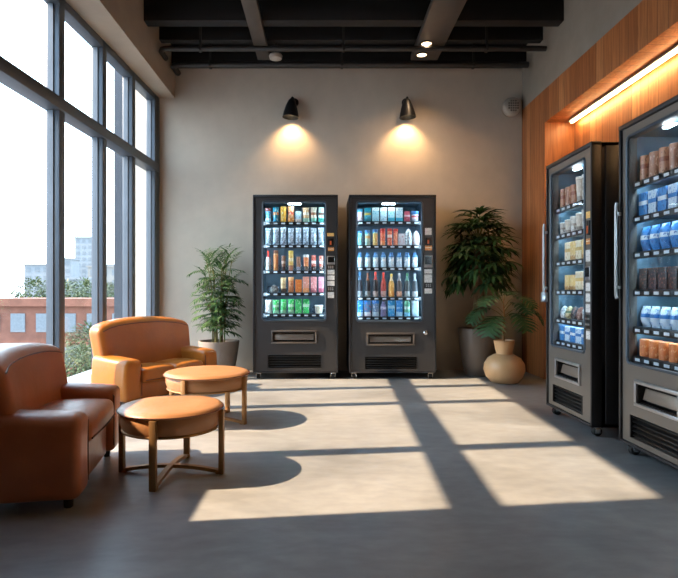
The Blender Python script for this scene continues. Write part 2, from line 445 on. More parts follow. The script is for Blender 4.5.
# ------------------------------------------------------------------ ceiling services
def pipe(label, y, z, r, x0, x1, drop):
    t = thing('ceiling_pipe', label, 'pipe', (0, y, z), 0, 'black ceiling pipes')
    bm = bmesh.new(); tube(bm, [(x0, 0.22, 0), (x0, 0.06, 0), (x0 + 0.02, 0.02, 0), (x0 + 0.06, 0, 0), (x1, 0, 0)], r, 12)
    link('tube', bm, M['pipe'], t)
    for x in (-1.2, 0.2, 1.6):
        bm = bmesh.new(); bx(bm, (x - 0.012, -0.006, r * 0.8), (x + 0.012, 0.006, 3.55 - z)); bx(bm, (x - 0.014, -r - 0.004, -r - 0.004), (x + 0.014, r + 0.004, r + 0.004), 0.004)
        link('hanger', bm, M['pipe'], t)
    return t
pipe('black pipe running along the ceiling closest to the back wall', 5.74, 3.285, 0.032, -1.60, 2.18, 0)
pipe('black pipe under the ceiling crossing below the smoke detector channel', 5.28, 3.25, 0.026, -1.60, 2.18, 0)
t = thing('ceiling_channel', 'grey steel cable channel under the black ceiling beside the detector', 'channel', (-0.62, 0, 3.30))
bm = bmesh.new(); bx(bm, (-0.065, 3.0, 0.0), (0.065, 5.66, 0.055), 0.004); link('channel_body', bm, M['beam_metal'], t)
for y in (3.56, 5.01, 5.46): box('hanger', (-0.015, y - 0.01, 0.055), (0.015, y + 0.01, 0.252), M['pipe'], t)
t = thing('downlight_channel', 'brown ceiling light channel with two lit round downlights', 'light', (1.06, 0, 3.30))
bm = bmesh.new(); bx(bm, (-0.14, 4.0, 0.0), (0.14, 5.67, 0.06), 0.004); link('channel_body', bm, M['beam_metal'], t)
for y in (5.01, 5.46): box('hanger', (-0.015, y - 0.01, 0.06), (0.015, y + 0.01, 0.252), M['pipe'], t)
for y in (5.52, 5.27):
    bm = bmesh.new(); lathe(bm, [(0.05, -0.012), (0.058, -0.012), (0.058, 0.004), (0.05, 0.004)], 24, (-0.05, y, 0), False, False); tr = link('bezel', bm, M['lampblack'], t)
    bm = bmesh.new(); lathe(bm, [(0.049, -0.006), (0.049, 0.0)], 24, (-0.05, y, 0)); link('lens', bm, M['dl'], t)
    l = bpy.data.lights.new('downlight', 'SPOT'); l.energy = 30; l.color = (1.0, 0.66, 0.38); l.spot_size = math.radians(120); l.spot_blend = 0.8; l.shadow_soft_size = 0.05
    lo = bpy.data.objects.new('downlight', l); COL.objects.link(lo); lo.location = (1.01, y, 3.28)
t = thing('smoke_detector', 'small round white detector hanging under the black ceiling', 'detector', (-0.485, 5.54, 3.25))
bm = bmesh.new(); lathe(bm, [(0.03, 0.0), (0.062, 0.012), (0.07, 0.04), (0.06, 0.055)], 24); link('detector_body', bm, M['offwhite'], t)
bm = bmesh.new(); lathe(bm, [(0.018, 0.055), (0.018, 0.30)], 12); link('mounting_rod', bm, M['pipe'], t)

# alarm sounder in the corner
t = thing('alarm_sounder', 'round off-white alarm sounder on the back wall near the wood corner', 'alarm', (2.075, 5.93, 2.90))
bm = bmesh.new(); vs = lathe(bm, [(0.085, -0.06), (0.098, -0.045), (0.105, -0.02), (0.105, 0.005), (0.097, 0.03), (0.08, 0.044), (0.05, 0.048)], 32)
for v in vs: v.co = Matrix.Rotation(PI / 2, 4, 'X') @ v.co
link('housing', bm, M['offwhite'], t)
bm = bmesh.new()
for i in range(-2, 3):
    for j in range(-2, 3):
        if abs(i) + abs(j) < 4: bx(bm, (i * 0.024 - 0.008, -0.055, j * 0.026 - 0.008), (i * 0.024 + 0.009, -0.04, j * 0.026 + 0.008), 0.003)
link('speaker_grille', bm, M['grille'], t)
box('wall_bracket', (-0.04, 0.03, -0.04), (0.04, 0.07, 0.04), M['offwhite'], t, 0.004)

# ------------------------------------------------------------------ wall lamps
def wall_lamp(x, z, tilt, side, label):
    t = thing('wall_lamp', label, 'lamp', (x, 6.0, z), 0, 'black wall spotlights')
    bm = bmesh.new()
    R = Matrix.Translation((0, -0.13, -0.02)) @ Matrix.Rotation(tilt, 4, 'Y')
    vs = lathe(bm, [(0.020, 0.09), (0.034, 0.075), (0.045, 0.05), (0.060, 0.01), (0.080, -0.06), (0.090, -0.115), (0.086, -0.115), (0.076, -0.06), (0.056, 0.008), (0.036, 0.045)], 28)
    for v in vs: v.co = R @ v.co
    link('shade', bm, M['lampblack'], t)
    bm = bmesh.new(); vs = lathe(bm, [(0.012, 0.02), (0.03, -0.01), (0.034, -0.04), (0.022, -0.065), (0.006, -0.072)], 16)
    for v in vs: v.co = R @ v.co
    link('bulb', bm, M['bulb'], t)
    bm = bmesh.new(); tube(bm, [(side * 0.03, 0, 0.07), (side * 0.025, -0.07, 0.085), (0.01 * side, -0.12, 0.085), (0, -0.13, 0.06)], 0.014, 10)
    link('arm', bm, M['lampblack'], t)
    bm = bmesh.new(); vs = lathe(bm, [(0.045, 0), (0.045, 0.02), (0.03, 0.028)], 24)
    for v in vs: v.co = Matrix.Translation((side * 0.03, 0, 0.07)) @ Matrix.Rotation(PI / 2, 4, 'X') @ v.co
    link('wall_plate', bm, M['lampblack'], t)
    l = bpy.data.lights.new('spot', 'SPOT'); l.energy = 27; l.color = (1.0, 0.60, 0.28); l.spot_size = math.radians(112); l.spot_blend = 0.9; l.shadow_soft_size = 0.03
    lo = bpy.data.objects.new('spot_light', l); COL.objects.link(lo); lo.location = (x, 6.0 - 0.13, z - 0.115)
    lo.rotation_euler = (math.radians(14), 0, 0)
    return t
wall_lamp(-0.345, 2.90, math.radians(4), 1, 'black cone wall lamp above the vending machine nearer the window')
wall_lamp(0.915, 2.90, math.radians(-3), 0.1, 'black cone wall lamp above the vending machine nearer the potted tree')

# ------------------------------------------------------------------ vending machines
def rrect(x0, x1, z0, z1, r, y, n=6):
    pts = []
    for cx, cz, a0 in ((x1 - r, z1 - r, 0), (x0 + r, z1 - r, PI / 2), (x0 + r, z0 + r, PI), (x1 - r, z0 + r, 1.5 * PI)):
        for k in range(n + 1):
            a = a0 + k / n * PI / 2; pts.append((cx + r * math.cos(a), y, cz + r * math.sin(a)))
    return pts

def machine(label, loc, rz, W, H, D, gl, shelves, flap, vent, panel, doormat, handle=False, lock=None, cols=8, narrow=False):
    """front plane y=0 faces -y; gl=(x0,x1,z0,z1) glass opening"""
    t = thing('vending_machine', label, 'vending machine', loc, rz, 'black snack vending machines')
    zb = 0.062; hw = W / 2; sy = -0.055 if narrow else 0.0; tl = 0.035 if narrow else 0.065; gx0, gx1, gz0, gz1 = gl; IY = 0.42
    bm = bmesh.new()
    bx(bm, (-hw, 0.05, zb), (-hw + 0.03, D, H)); bx(bm, (hw - 0.03, 0.05, zb), (hw, D, H))
    bx(bm, (-hw, D - 0.03, zb), (hw, D, H)); bx(bm, (-hw, 0.05, H - 0.03), (hw, D, H)); bx(bm, (-hw, 0.05, zb), (hw, D, gz0 - 0.07))
    for s in (-1, 1):      # raised corner posts, black edge round the door
        bx(bm, (s * hw - 0.018 * (s > 0), -0.012, zb), (s * hw + 0.018 * (s < 0), 0.05, H), 0.003)
    bx(bm, (-hw, -0.014, H - 0.018), (hw, 0.05, H + 0.006), 0.003); bx(bm, (-hw, -0.012, zb), (hw, 0.05, zb + 0.014), 0.003)
    if narrow:   # stepped side panel with a vertical joint
        bx(bm, (hw - 0.01, 0.07, zb + 0.02), (hw + 0.008, 0.19, H - 0.02), 0.004); bx(bm, (hw - 0.01, 0.205, zb - 0.02), (hw + 0.012, D, H - 0.01), 0.004)
    link('cabinet', bm, M['vbody'], t)
    # liner
    bm = bmesh.new()
    lx0, lx1, lz0, lz1 = gx0 - 0.012, gx1 + 0.012, gz0 - 0.01, gz1 + 0.01
    bx(bm, (lx0 - 0.01, 0.05, lz0), (lx0, IY, lz1)); bx(bm, (lx1, 0.05, lz0), (lx1 + 0.01, IY, lz1)); bx(bm, (lx0, IY, lz0), (lx1, IY + 0.01, lz1))
    bx(bm, (lx0, 0.05, lz1), (lx1, IY, lz1 + 0.01)); bx(bm, (lx0, 0.05, lz0 - 0.01), (lx1, IY, lz0))
    link('liner', bm, M['liner'], t, False)
    # door: pieces round the glass opening and the delivery opening
    fx0, fx1, fz0, fz1 = flap; vx0, vx1, vz0, vz1 = vent
    a, b, c, d = -hw + 0.02, hw - 0.02, zb + 0.016, H - 0.02
    bm = bmesh.new()
    for lo, hi in (((a, 0, gz0), (gx0, 0.05, d)), ((gx1, 0, gz0), (b, 0.05, d)), ((gx0, 0, gz1), (gx1, 0.05, d)),
                   ((a, 0, fz1), (b, 0.05, gz0)), ((a, 0, fz0), (fx0, 0.05, fz1)), ((fx1, 0, fz0), (b, 0.05, fz1)),
                   ((a, 0, vz1), (b, 0.05, fz0)), ((a, 0, vz0), (vx0, 0.05, vz1)), ((vx1, 0, vz0), (b, 0.05, vz1)), ((a, 0, c), (b, 0.05, vz0))):
        bx(bm, lo, hi)
    door = link('door', bm, doormat, t, False)
    bm = bmesh.new(); tube(bm, rrect(gx0 - 0.004, gx1 + 0.004, gz0 - 0.004, gz1 + 0.004, 0.028, 0.0), 0.009, 8, True)
    link('glass_frame', bm, M['gframe'], door)
    box('glass_pane', (gx0, 0.012, gz0), (gx1, 0.018, gz1), M['vglass'], door)
    # corner fillets of the glazing
    # delivery flap
    bm = bmesh.new()
    q = 0.018
    for lo, hi in (((fx0 - q, -0.012, fz0 - q), (fx1 + q, 0.006, fz0)), ((fx0 - q, -0.012, fz1), (fx1 + q, 0.006, fz1 + q)), ((fx0 - q, -0.012, fz0), (fx0, 0.006, fz1)), ((fx1, -0.012, fz0), (fx1 + q, 0.006, fz1))):
        bx(bm, lo, hi, 0.003)
    link('flap_frame', bm, M['alu'] if narrow else M['beam_metal'], door)
    bm = bmesh.new()
    bx(bm, (fx0, 0.045, fz0), (fx1, 0.05, fz1)); bx(bm, (fx0, 0.004, fz0), (fx0 + 0.006, 0.05, fz1)); bx(bm, (fx1 - 0.006, 0.004, fz0), (fx1, 0.05, fz1)); bx(bm, (fx0, 0.004, fz1 - 0.006), (fx1, 0.05, fz1)); bx(bm, (fx0, 0.004, fz0), (fx1, 0.05, fz0 + 0.006))
    link('delivery_recess', bm, M['slot'], door, False)
    bm = bmesh.new(); fh = fz1 - fz0
    bx(bm, (fx0 + 0.014, -0.003, -fh * 0.30), (fx1 - 0.014, 0.003, fh * 0.30), 0.001, 2, Matrix.Translation((0, 0.028, (fz0 + fz1) / 2 - 0.002)) @ Matrix.Rotation(math.radians(-14), 4, 'X'))
    link('delivery_flap', bm, M['flap'], door)
    # ventilation grille
    bm = bmesh.new(); bx(bm, (vx0, 0.044, vz0), (vx1, 0.05, vz1)); n = 5
    for k in range(n):
        z = vz0 + (k + 0.5) * (vz1 - vz0) / n
        bx(bm, (vx0, -0.004, -0.004), (vx1, 0.014, 0.004), 0.001, 1, Matrix.Translation((0, 0.012, z)) @ Matrix.Rotation(math.radians(35), 4, 'X'))
    for x in (vx0, vx1): bx(bm, (x - 0.004, -0.003, vz0), (x + 0.004, 0.03, vz1))
    link('vent_grille', bm, M['vtrim'], door)
    # lights
    bm = bmesh.new(); bx(bm, ((gx0 + gx1) / 2 - tl, 0.055, gz1 - 0.014), ((gx0 + gx1) / 2 + tl, 0.085, gz1 - 0.004), 0.003)
    link('top_lamp', bm, M['ledtop'], t)
    for s, x in ((1, gx0 - 0.010), (-1, gx1 + 0.010))[1 if narrow else 0:]:
        bm = bmesh.new(); bx(bm, (x - 0.002, 0.052, gz0 + 0.02), (x + 0.002, 0.066, gz1 - 0.02))
        link('side_lamp', bm, M['led2' if narrow else 'led'], t)
    # shelves with rails, tags and coils
    tagm = coilm = None
    for z in shelves:
        bm = bmesh.new(); bx(bm, (gx0 - 0.008, 0.11 + sy, z - 0.012), (gx1 + 0.008, IY, z)); sh = link('shelf', bm, M['tray'], t, False)
        bm = bmesh.new(); bx(bm, (gx0 - 0.006, 0.085 + sy, z - 0.036), (gx1 + 0.006, 0.11 + sy, z - 0.001), 0.002); link('shelf_rail', bm, M['rail'], sh)
        box('shelf_fill_strip', (gx0 + 0.01, 0.116 + sy, z - 0.0165), (gx1 - 0.01, 0.128 + sy, z - 0.0125), M['shelf_fill' if narrow else 'ledtop'], sh)  # glowing strip added under the shelf to brighten the goods
        pw = (gx1 - gx0) / cols
        for k in range(cols):
            cx = gx0 + pw * (k + 0.5)
            if tagm is None:
                bm = bmesh.new(); bx(bm, (-pw * 0.24, 0.082 + sy, -0.026), (pw * 0.24, 0.085 + sy, -0.011)); tg = link('price_tag', bm, M['tag'], sh); tagm = tg.data
                bm = bmesh.new(); pts = []
                for q in range(25):
                    a = q / 24 * 2.5 * 2 * PI; pts.append((pw * 0.36 * math.sin(a), 0.195 + sy + q / 24 * 0.20, 0.034 - 0.030 * math.cos(a)))
                tube(bm, pts, 0.0018, 4)
                cl = link('vend_coil', bm, M['coil'], sh); coilm = cl.data
            else:
                tg = bpy.data.objects.new('price_tag', tagm); COL.objects.link(tg); tg.parent = sh
                cl = bpy.data.objects.new('vend_coil', coilm); COL.objects.link(cl); cl.parent = sh
            tg.location = (cx, 0, z); cl.location = (cx, 0, z)
    # control column: list of (kind, x0, x1, z0, z1)
    for kd, x0, x1, z0, z1 in panel:
        y0 = -0.004
        if kd == 'screen':
            bm = bmesh.new(); bx(bm, (x0, -0.008, z0), (x1, 0.002, z1), 0.003); s = link('screen_bezel', bm, M['alu'], door)
            w = (x1 - x0) * 0.10
            box('screen', (x0 + w, -0.010, z0 + (z1 - z0) * 0.25), (x1 - w, -0.007, z1 - w), M['screen'], s)
        elif kd == 'slot':
            bm = bmesh.new(); bx(bm, (x0, -0.006, z0), (x1, 0.002, z1), 0.002); s = link('coin_slot', bm, M['slot'], door)
            box('indicator', ((x0 + x1) / 2 - 0.008, -0.009, z0 + 0.012), ((x0 + x1) / 2 + 0.008, -0.005, z0 + (z1 - z0) * 0.65), M['ind'], s)
        elif kd == 'keypad':
            bm = bmesh.new(); bx(bm, (x0, -0.006, z0), (x1, 0.002, z1), 0.002); s = link('keypad', bm, M['slot'], door)
            bm = bmesh.new()
            for i in range(3):
                for j in range(2):
                    kx = x0 + (x1 - x0) * (0.2 + 0.3 * i); kz = z0 + (z1 - z0) * (0.3 + 0.4 * j); e = (x1 - x0) * 0.1
                    bx(bm, (kx - e, -0.010, kz - e), (kx + e, -0.005, kz + e), 0.001)
            link('button', bm, M['alu'], s)
        else:
            box('sticker', (x0, -0.003, z0), (x1, 0.001, z1), M['sticker_' + kd], door)
    if lock:
        bm = bmesh.new(); vs = lathe(bm, [(0.022, 0), (0.022, 0.006), (0.015, 0.012), (0.008, 0.014)], 20)
        for v in vs: v.co = Matrix.Translation((lock[0], 0, lock[1])) @ Matrix.Rotation(PI / 2, 4, 'X') @ v.co
        link('lock', bm, M['chrome'], door)
    if handle:
        hx = -hw + 0.012
        bm = bmesh.new(); tube(bm, [(hx, -0.028, 0.84), (hx, -0.032, 0.86), (hx, -0.032, 1.34), (hx, -0.028, 1.36)], 0.009, 10)
        for z in (0.90, 1.30): bx(bm, (hx - 0.008, -0.032, z - 0.01), (hx + 0.008, -0.008, z + 0.01), 0.002)
        hd = link('handle', bm, M['alu'], door)
        bm = bmesh.new(); bx(bm, (hx - 0.018, -0.050, 0.80), (hx + 0.016, -0.008, 0.87), 0.006); link('latch', bm, M['alu'], hd)
    # casters
    for cx in (-hw + 0.05, hw - 0.05):
        for cy in (0.04, D - 0.08):
            bm = bmesh.new(); bx(bm, (cx - 0.026, cy - 0.02, 0.052), (cx + 0.026, cy + 0.03, zb + 0.002), 0.003)
            for s in (-1, 1): bx(bm, (cx + s * 0.022 - 0.003, cy - 0.012, 0.02), (cx + s * 0.022 + 0.003, cy + 0.016, 0.056), 0.001)
            f = link('caster', bm, M['chrome'], t)
            bm = bmesh.new()
            for s in (-1, 1):
                vs = lathe(bm, [(0.004, -0.009), (0.026, -0.008), (0.028, -0.004), (0.028, 0.004), (0.026, 0.008), (0.004, 0.009)], 18)
                for v in vs: v.co = Matrix.Translation((cx + s * 0.010, cy + 0.004, 0.028)) @ Matrix.Rotation(PI / 2, 4, 'Y') @ v.co
            link('wheel', bm, M['rubber'], f)
    return t

def Z1(py): return 0.88 + (291 - py) / 100.0
def X1m(px): return (px - 295.5) / 100.0
def X2m(px): return (px - 392.5) / 100.0
SH1 = [Z1(220.5), Z1(243.8), Z1(270), Z1(292.5), Z1(314)]
SH2 = [Z1(220), Z1(244.3), Z1(266.8), Z1(297), Z1(317)]
P1 = [('y', .315, .385, Z1(236.3), Z1(233)), ('slot', .322, .38, Z1(246), Z1(238.5)), ('o', .325, .385, Z1(251), Z1(247.5)),
      ('screen', .315, .395, Z1(264.5), Z1(256)), ('keypad', .32, .385, Z1(269), Z1(265.3)), ('w', .318, .39, Z1(274.5), Z1(269.7)), ('w', .318, .39, Z1(280), Z1(275.5)), ('w', .318, .39, Z1(285.8), Z1(281)),
      ('keypad', .32, .385, Z1(291), Z1(286.7)), ('w', .322, .385, Z1(298), Z1(292))]
P2 = [('w', .325, .39, Z1(235), Z1(228)), ('slot', .327, .385, Z1(245), Z1(237.5)), ('o', .325, .395, Z1(250.3), Z1(245.6)),
      ('screen', .315, .40, Z1(267.5), Z1(255.3)), ('w', .318, .395, Z1(273.5), Z1(269.3)), ('w', .318, .395, Z1(282.5), Z1(274.5)), ('keypad', .325, .39, Z1(287.5), Z1(283.4)), ('w', .32, .395, Z1(293.5), Z1(288.5))]
MA = (-0.275, 5.40, 0); MB_ = (0.695, 5.40, 0)
m1 = machine('black snack vending machine beside the bamboo palm, nearer the window wall', MA, 0, 0.85, 1.835, 0.56, (X1m(263), X1m(325.5), Z1(320), Z1(202)), SH1,
             (X1m(273), X1m(315), Z1(342), Z1(332)), (X1m(268), X1m(321), Z1(368), Z1(355)), P1, M['vdoor'])
m2 = machine('black snack vending machine beside the tall potted tree, small lock on its lower door', MB_, 0, 0.87, 1.835, 0.56, (X2m(357), X2m(422), Z1(321), Z1(202)), SH2,
             (X2m(368.5), X2m(413), Z1(344), Z1(334.5)), (X2m(365), X2m(417), Z1(369), Z1(357)), P2, M['vdoor'], lock=(X2m(425.7), Z1(332.6)))
SH3 = [1.462, 1.277, 1.088, .888, .690, .535]
P3 = [('y', .245, .295, 1.325, 1.365), ('slot', .25, .29, 1.22, 1.31), ('o', .245, .295, 1.165, 1.20), ('w', .24, .30, 1.06, 1.13), ('screen', .24, .30, .945, 1.03),
      ('w', .24, .30, .88, .93), ('w', .24, .30, .815, .865), ('w', .24, .30, .75, .80), ('keypad', .24, .30, .65, .735), ('w', .245, .295, .585, .635)]
MC = (1.62, 3.565, 0); MD = (1.632, 2.63, 0)
kw = dict(W=0.66, H=1.772, D=0.78, gl=(-0.262, 0.222, 0.50, 1.70), shelves=SH3, flap=(-0.17, 0.155, 0.30, 0.40), vent=(-0.235, 0.19, 0.105, 0.225), panel=P3, doormat=M['vdoor2'], handle=True, cols=6, narrow=True)
m3 = machine('black narrow vending machine in the wood alcove beside the round vase', MC, -PI / 2, **kw)
m4 = copy_thing(m3, MD, -PI / 2, 'black narrow vending machine in the wood alcove, closest to the camera')
# children of parts two levels deep are handled by copy_thing

# ------------------------------------------------------------------ goods in the machines
def g_bag(w, h, d):
    bm = bmesh.new(); nx, nz = 6, 9; F = []; Bk = []
    for j in range(nz + 1):
        v = j / nz; row = []; rb = []
        for i in range(nx + 1):
            u = i / nx
            puff = (math.sin(PI * u) ** 0.6) * (math.sin(PI * min(1, max(0, (v - 0.05) / 0.9))) ** 0.5) if 0.05 < v < 0.95 else 0.0
            ww = w * (1.0 - 0.06 * math.sin(PI * v))
            x = (u - 0.5) * ww; z = v * h
            row.append(bm.verts.new((x, -0.0015 - d / 2 * puff, z))); rb.append(bm.verts.new((x, 0.0015 + d / 2 * puff, z)))
        F.append(row); Bk.append(rb)
    for j in range(nz):
        for i in range(nx):
            bm.faces.new((F[j][i], F[j][i + 1], F[j + 1][i + 1], F[j + 1][i])); bm.faces.new((Bk[j][i + 1], Bk[j][i], Bk[j + 1][i], Bk[j + 1][i + 1]))
        bm.faces.new((F[j][0], F[j + 1][0], Bk[j + 1][0], Bk[j][0])); bm.faces.new((F[j][nx], Bk[j][nx], Bk[j + 1][nx], F[j + 1][nx]))
    for i in range(nx):
        bm.faces.new((F[0][i], Bk[0][i], Bk[0][i + 1], F[0][i + 1])); bm.faces.new((F[nz][i], F[nz][i + 1], Bk[nz][i + 1], Bk[nz][i]))
    return bm
def g_box(w, h, d):
    bm = bmesh.new(); bx(bm, (-w / 2, -d / 2, 0), (w / 2, d / 2, h), 0.002); return bm
def g_bottle(r, h):
    bm = bmesh.new(); lathe(bm, [(r * .85, 0), (r, h * .03), (r, h * .20), (r * .94, h * .24), (r, h * .28), (r, h * .52), (r * .9, h * .60), (r * .55, h * .72), (r * .36, h * .80), (r * .34, h * .90)], 16); return bm
def g_wide(r, h):
    bm = bmesh.new(); lathe(bm, [(r * .9, 0), (r, h * .04), (r, h * .30), (r * .93, h * .34), (r * .93, h * .6), (r, h * .64), (r, h * .74), (r * .7, h * .84), (r * .5, h * .88)], 16); return bm
def g_tub(r, h):
    bm = bmesh.new(); lathe(bm, [(r * .78, 0), (r * .82, h * .04), (r * .98, h * .85), (r, h * .86)], 18); return bm
def g_dome(r, h):
    bm = bmesh.new(); lathe(bm, [(r * .8, 0), (r, h * .15), (r, h * .45), (r * .85, h * .68), (r * .5, h * .9), (r * .15, h)], 18, sy=0.8); return bm
def cap_cyl(r, z0, z1):
    bm = bmesh.new(); lathe(bm, [(r, z0), (r, z1 - 0.002), (r * .9, z1)], 14); return bm

ORD = ['first', 'second', 'third', 'fourth', 'fifth', 'sixth', 'seventh', 'eighth']
def good(kind, mat, w, h, mtx, label, cat, group, cap=None, lid=None):
    d = min(w * 0.8, 0.06)
    if kind == 'bag': bm = g_bag(w, h, d); nm = 'snack_bag'
    elif kind == 'box': bm = g_box(w, h, d * 0.8); nm = 'snack_carton'
    elif kind == 'bottle': bm = g_bottle(w / 2, h); nm = 'drink_bottle'
    elif kind == 'wide': bm = g_wide(w / 2, h); nm = 'water_bottle'
    elif kind == 'tub': bm = g_tub(w / 2, h); nm = 'snack_tub'
    elif kind == 'can': bm = cap_cyl(w / 2, 0, h); nm = 'snack_canister'
    else: bm = g_dome(w / 2, h); nm = 'wrapped_snack'
    o = link(nm, bm, mat)
    o.matrix_world = mtx
    tag(o, label, cat, group)
    if kind == 'bottle' and cap: link('cap', cap_cyl(w / 2 * .42, h * .88, h), cap, o)
    if kind == 'wide' and cap: link('cap', cap_cyl(w / 2 * .62, h * .87, h), cap, o)
    if kind == 'tub': link('lid', cap_cyl(w / 2 * 1.04, h * .86, h), cap or mat, o)
    if kind == 'can' and cap: link('lid', cap_cyl(w / 2 * 1.03, h * .84, h * 1.005), cap, o)
    return o

CAP = {k: simple('cap_' + k, v, 0.4) for k, v in dict(blue=(70, 130, 190), white=(220, 226, 230), red=(206, 62, 48), brown=(120, 76, 54), green=(90, 150, 110), silver=(170, 176, 182), yellow=(222, 190, 90), dark=(40, 36, 40)).items()}
SIL = crinkle('silver_wrapper', (172, 188, 202))
CLEAR = crinkle('clear_wrapper', (190, 200, 208))
DIM = crinkle('grey_wrapper', (120, 118, 116))
# (column, kind, material, width, height, desc, category, cap)
R1 = {
 0: [(0, 'bag', pack((70, 160, 205), (176, 70, 66), None, (190, 226, 240), (240, 246, 250)), .066, .145, 'blue and white snack bag with red top', None),
     (1, 'bag', pack((30, 140, 176), None, (226, 140, 76), None, (200, 232, 240)), .066, .155, 'teal snack bag with orange band', None),
     (2, 'bag', pack((238, 186, 70), (250, 190, 50), None, None, (250, 236, 200)), .064, .160, 'yellow snack bag', None),
     (3, 'bag', pack((226, 168, 112), None, (196, 84, 60), (236, 160, 70), (246, 226, 200)), .070, .165, 'tan and orange snack bag', None),
     (4, 'box', pack((178, 210, 222), None, None, (222, 200, 190), (96, 130, 150)), .066, .108, 'short pale blue snack carton', None),
     (5, 'bag', pack((216, 172, 118), None, (236, 222, 200), (170, 216, 196), (250, 240, 226)), .072, .150, 'tan snack bag with mint base', None),
     (6, 'bag', pack((226, 214, 190), None, (170, 110, 80), (120, 200, 180), (180, 160, 120)), .066, .152, 'cream snack bag with teal base', None),
     (7, 'box', pack((196, 232, 220), None, (120, 90, 80), (70, 190, 170), (80, 120, 110)), .056, .150, 'white and teal snack carton', None)],
 1: [(k, 'bag', SIL, .064, .17 + .004 * (k % 3), 'tall silver crinkled snack pouch', None) for k in range(8)],
 2: [(0, 'bottle', pack((180, 176, 176), (190, 60, 56), None, None, (40, 36, 40)), .058, .20, 'white and black bottle with red cap', 'red'),
     (1, 'can', pack((214, 140, 84), (226, 180, 130), None, None, (150, 70, 46)), .052, .205, 'tall orange snack tube', 'brown'),
     (2, 'can', pack((150, 110, 90), None, (220, 190, 170), (60, 40, 40), (90, 50, 40)), .046, .150, 'short brown snack tube', None),
     (3, 'can', pack((222, 190, 106), None, (236, 220, 180), (170, 110, 90), (190, 120, 60)), .054, .200, 'tall yellow snack tube', 'yellow'),
     (4, 'can', pack((170, 120, 96), None, None, (150, 150, 170), (60, 44, 40)), .046, .140, 'short brown and lilac snack tube', None),
     (5, 'can', pack((226, 130, 74), None, None, (80, 60, 56), (240, 200, 160)), .056, .160, 'orange snack tube with white lid', 'white'),
     (6, 'bag', pack((196, 84, 64), None, (236, 226, 220), (60, 44, 44), (240, 220, 210)), .052, .155, 'red and white snack bag', None),
     (7, 'bag', pack((206, 104, 84), None, (236, 220, 216), (90, 60, 56), (240, 224, 216)), .046, .150, 'pink and white snack bag', None)],
 3: [(0.8, 'dome', DIM, .09, .075, 'low grey wrapped snack', None),
     (2, 'bag', pack((212, 186, 140), None, None, (88, 70, 62), (130, 96, 60)), .060, .152, 'beige and brown snack bag', None),
     (3, 'bag', pack((206, 130, 84), (200, 150, 100), None, None, (236, 180, 130)), .062, .158, 'copper snack bag', None),
     (4, 'box', pack((226, 126, 62), None, None, None, (240, 160, 100)), .070, .132, 'bright orange snack carton', None),
     (5, 'box', pack((222, 150, 130), None, None, (230, 150, 90), (240, 200, 186)), .068, .160, 'salmon snack carton', None),
     (6, 'box', pack((222, 146, 146), None, None, (190, 110, 116), (240, 196, 196)), .066, .160, 'pink snack carton', None),
     (7, 'box', pack((200, 136, 150), None, None, (180, 90, 110), (236, 196, 204)), .056, .160, 'rose snack carton', None)],
 4: [(0, 'bag', pack((214, 216, 216), None, None, None, (190, 110, 106)), .072, .138, 'white snack bag with red print', None)] +
    [(k, 'box' if k > 3 else 'bag', pack((66, 196, 104), (40, 170, 84), (200, 236, 206) if k % 2 else None, (150, 216, 170) if k < 4 else None, (210, 240, 214)), .068, .138 + .008 * (k > 1), 'green snack pack', None) for k in range(1, 6)] +
    [(6.7, 'tub', pack((196, 186, 160), None, None, None, (90, 110, 130)), .090, .085, 'small clear tub of beige snacks', 'white')],
}
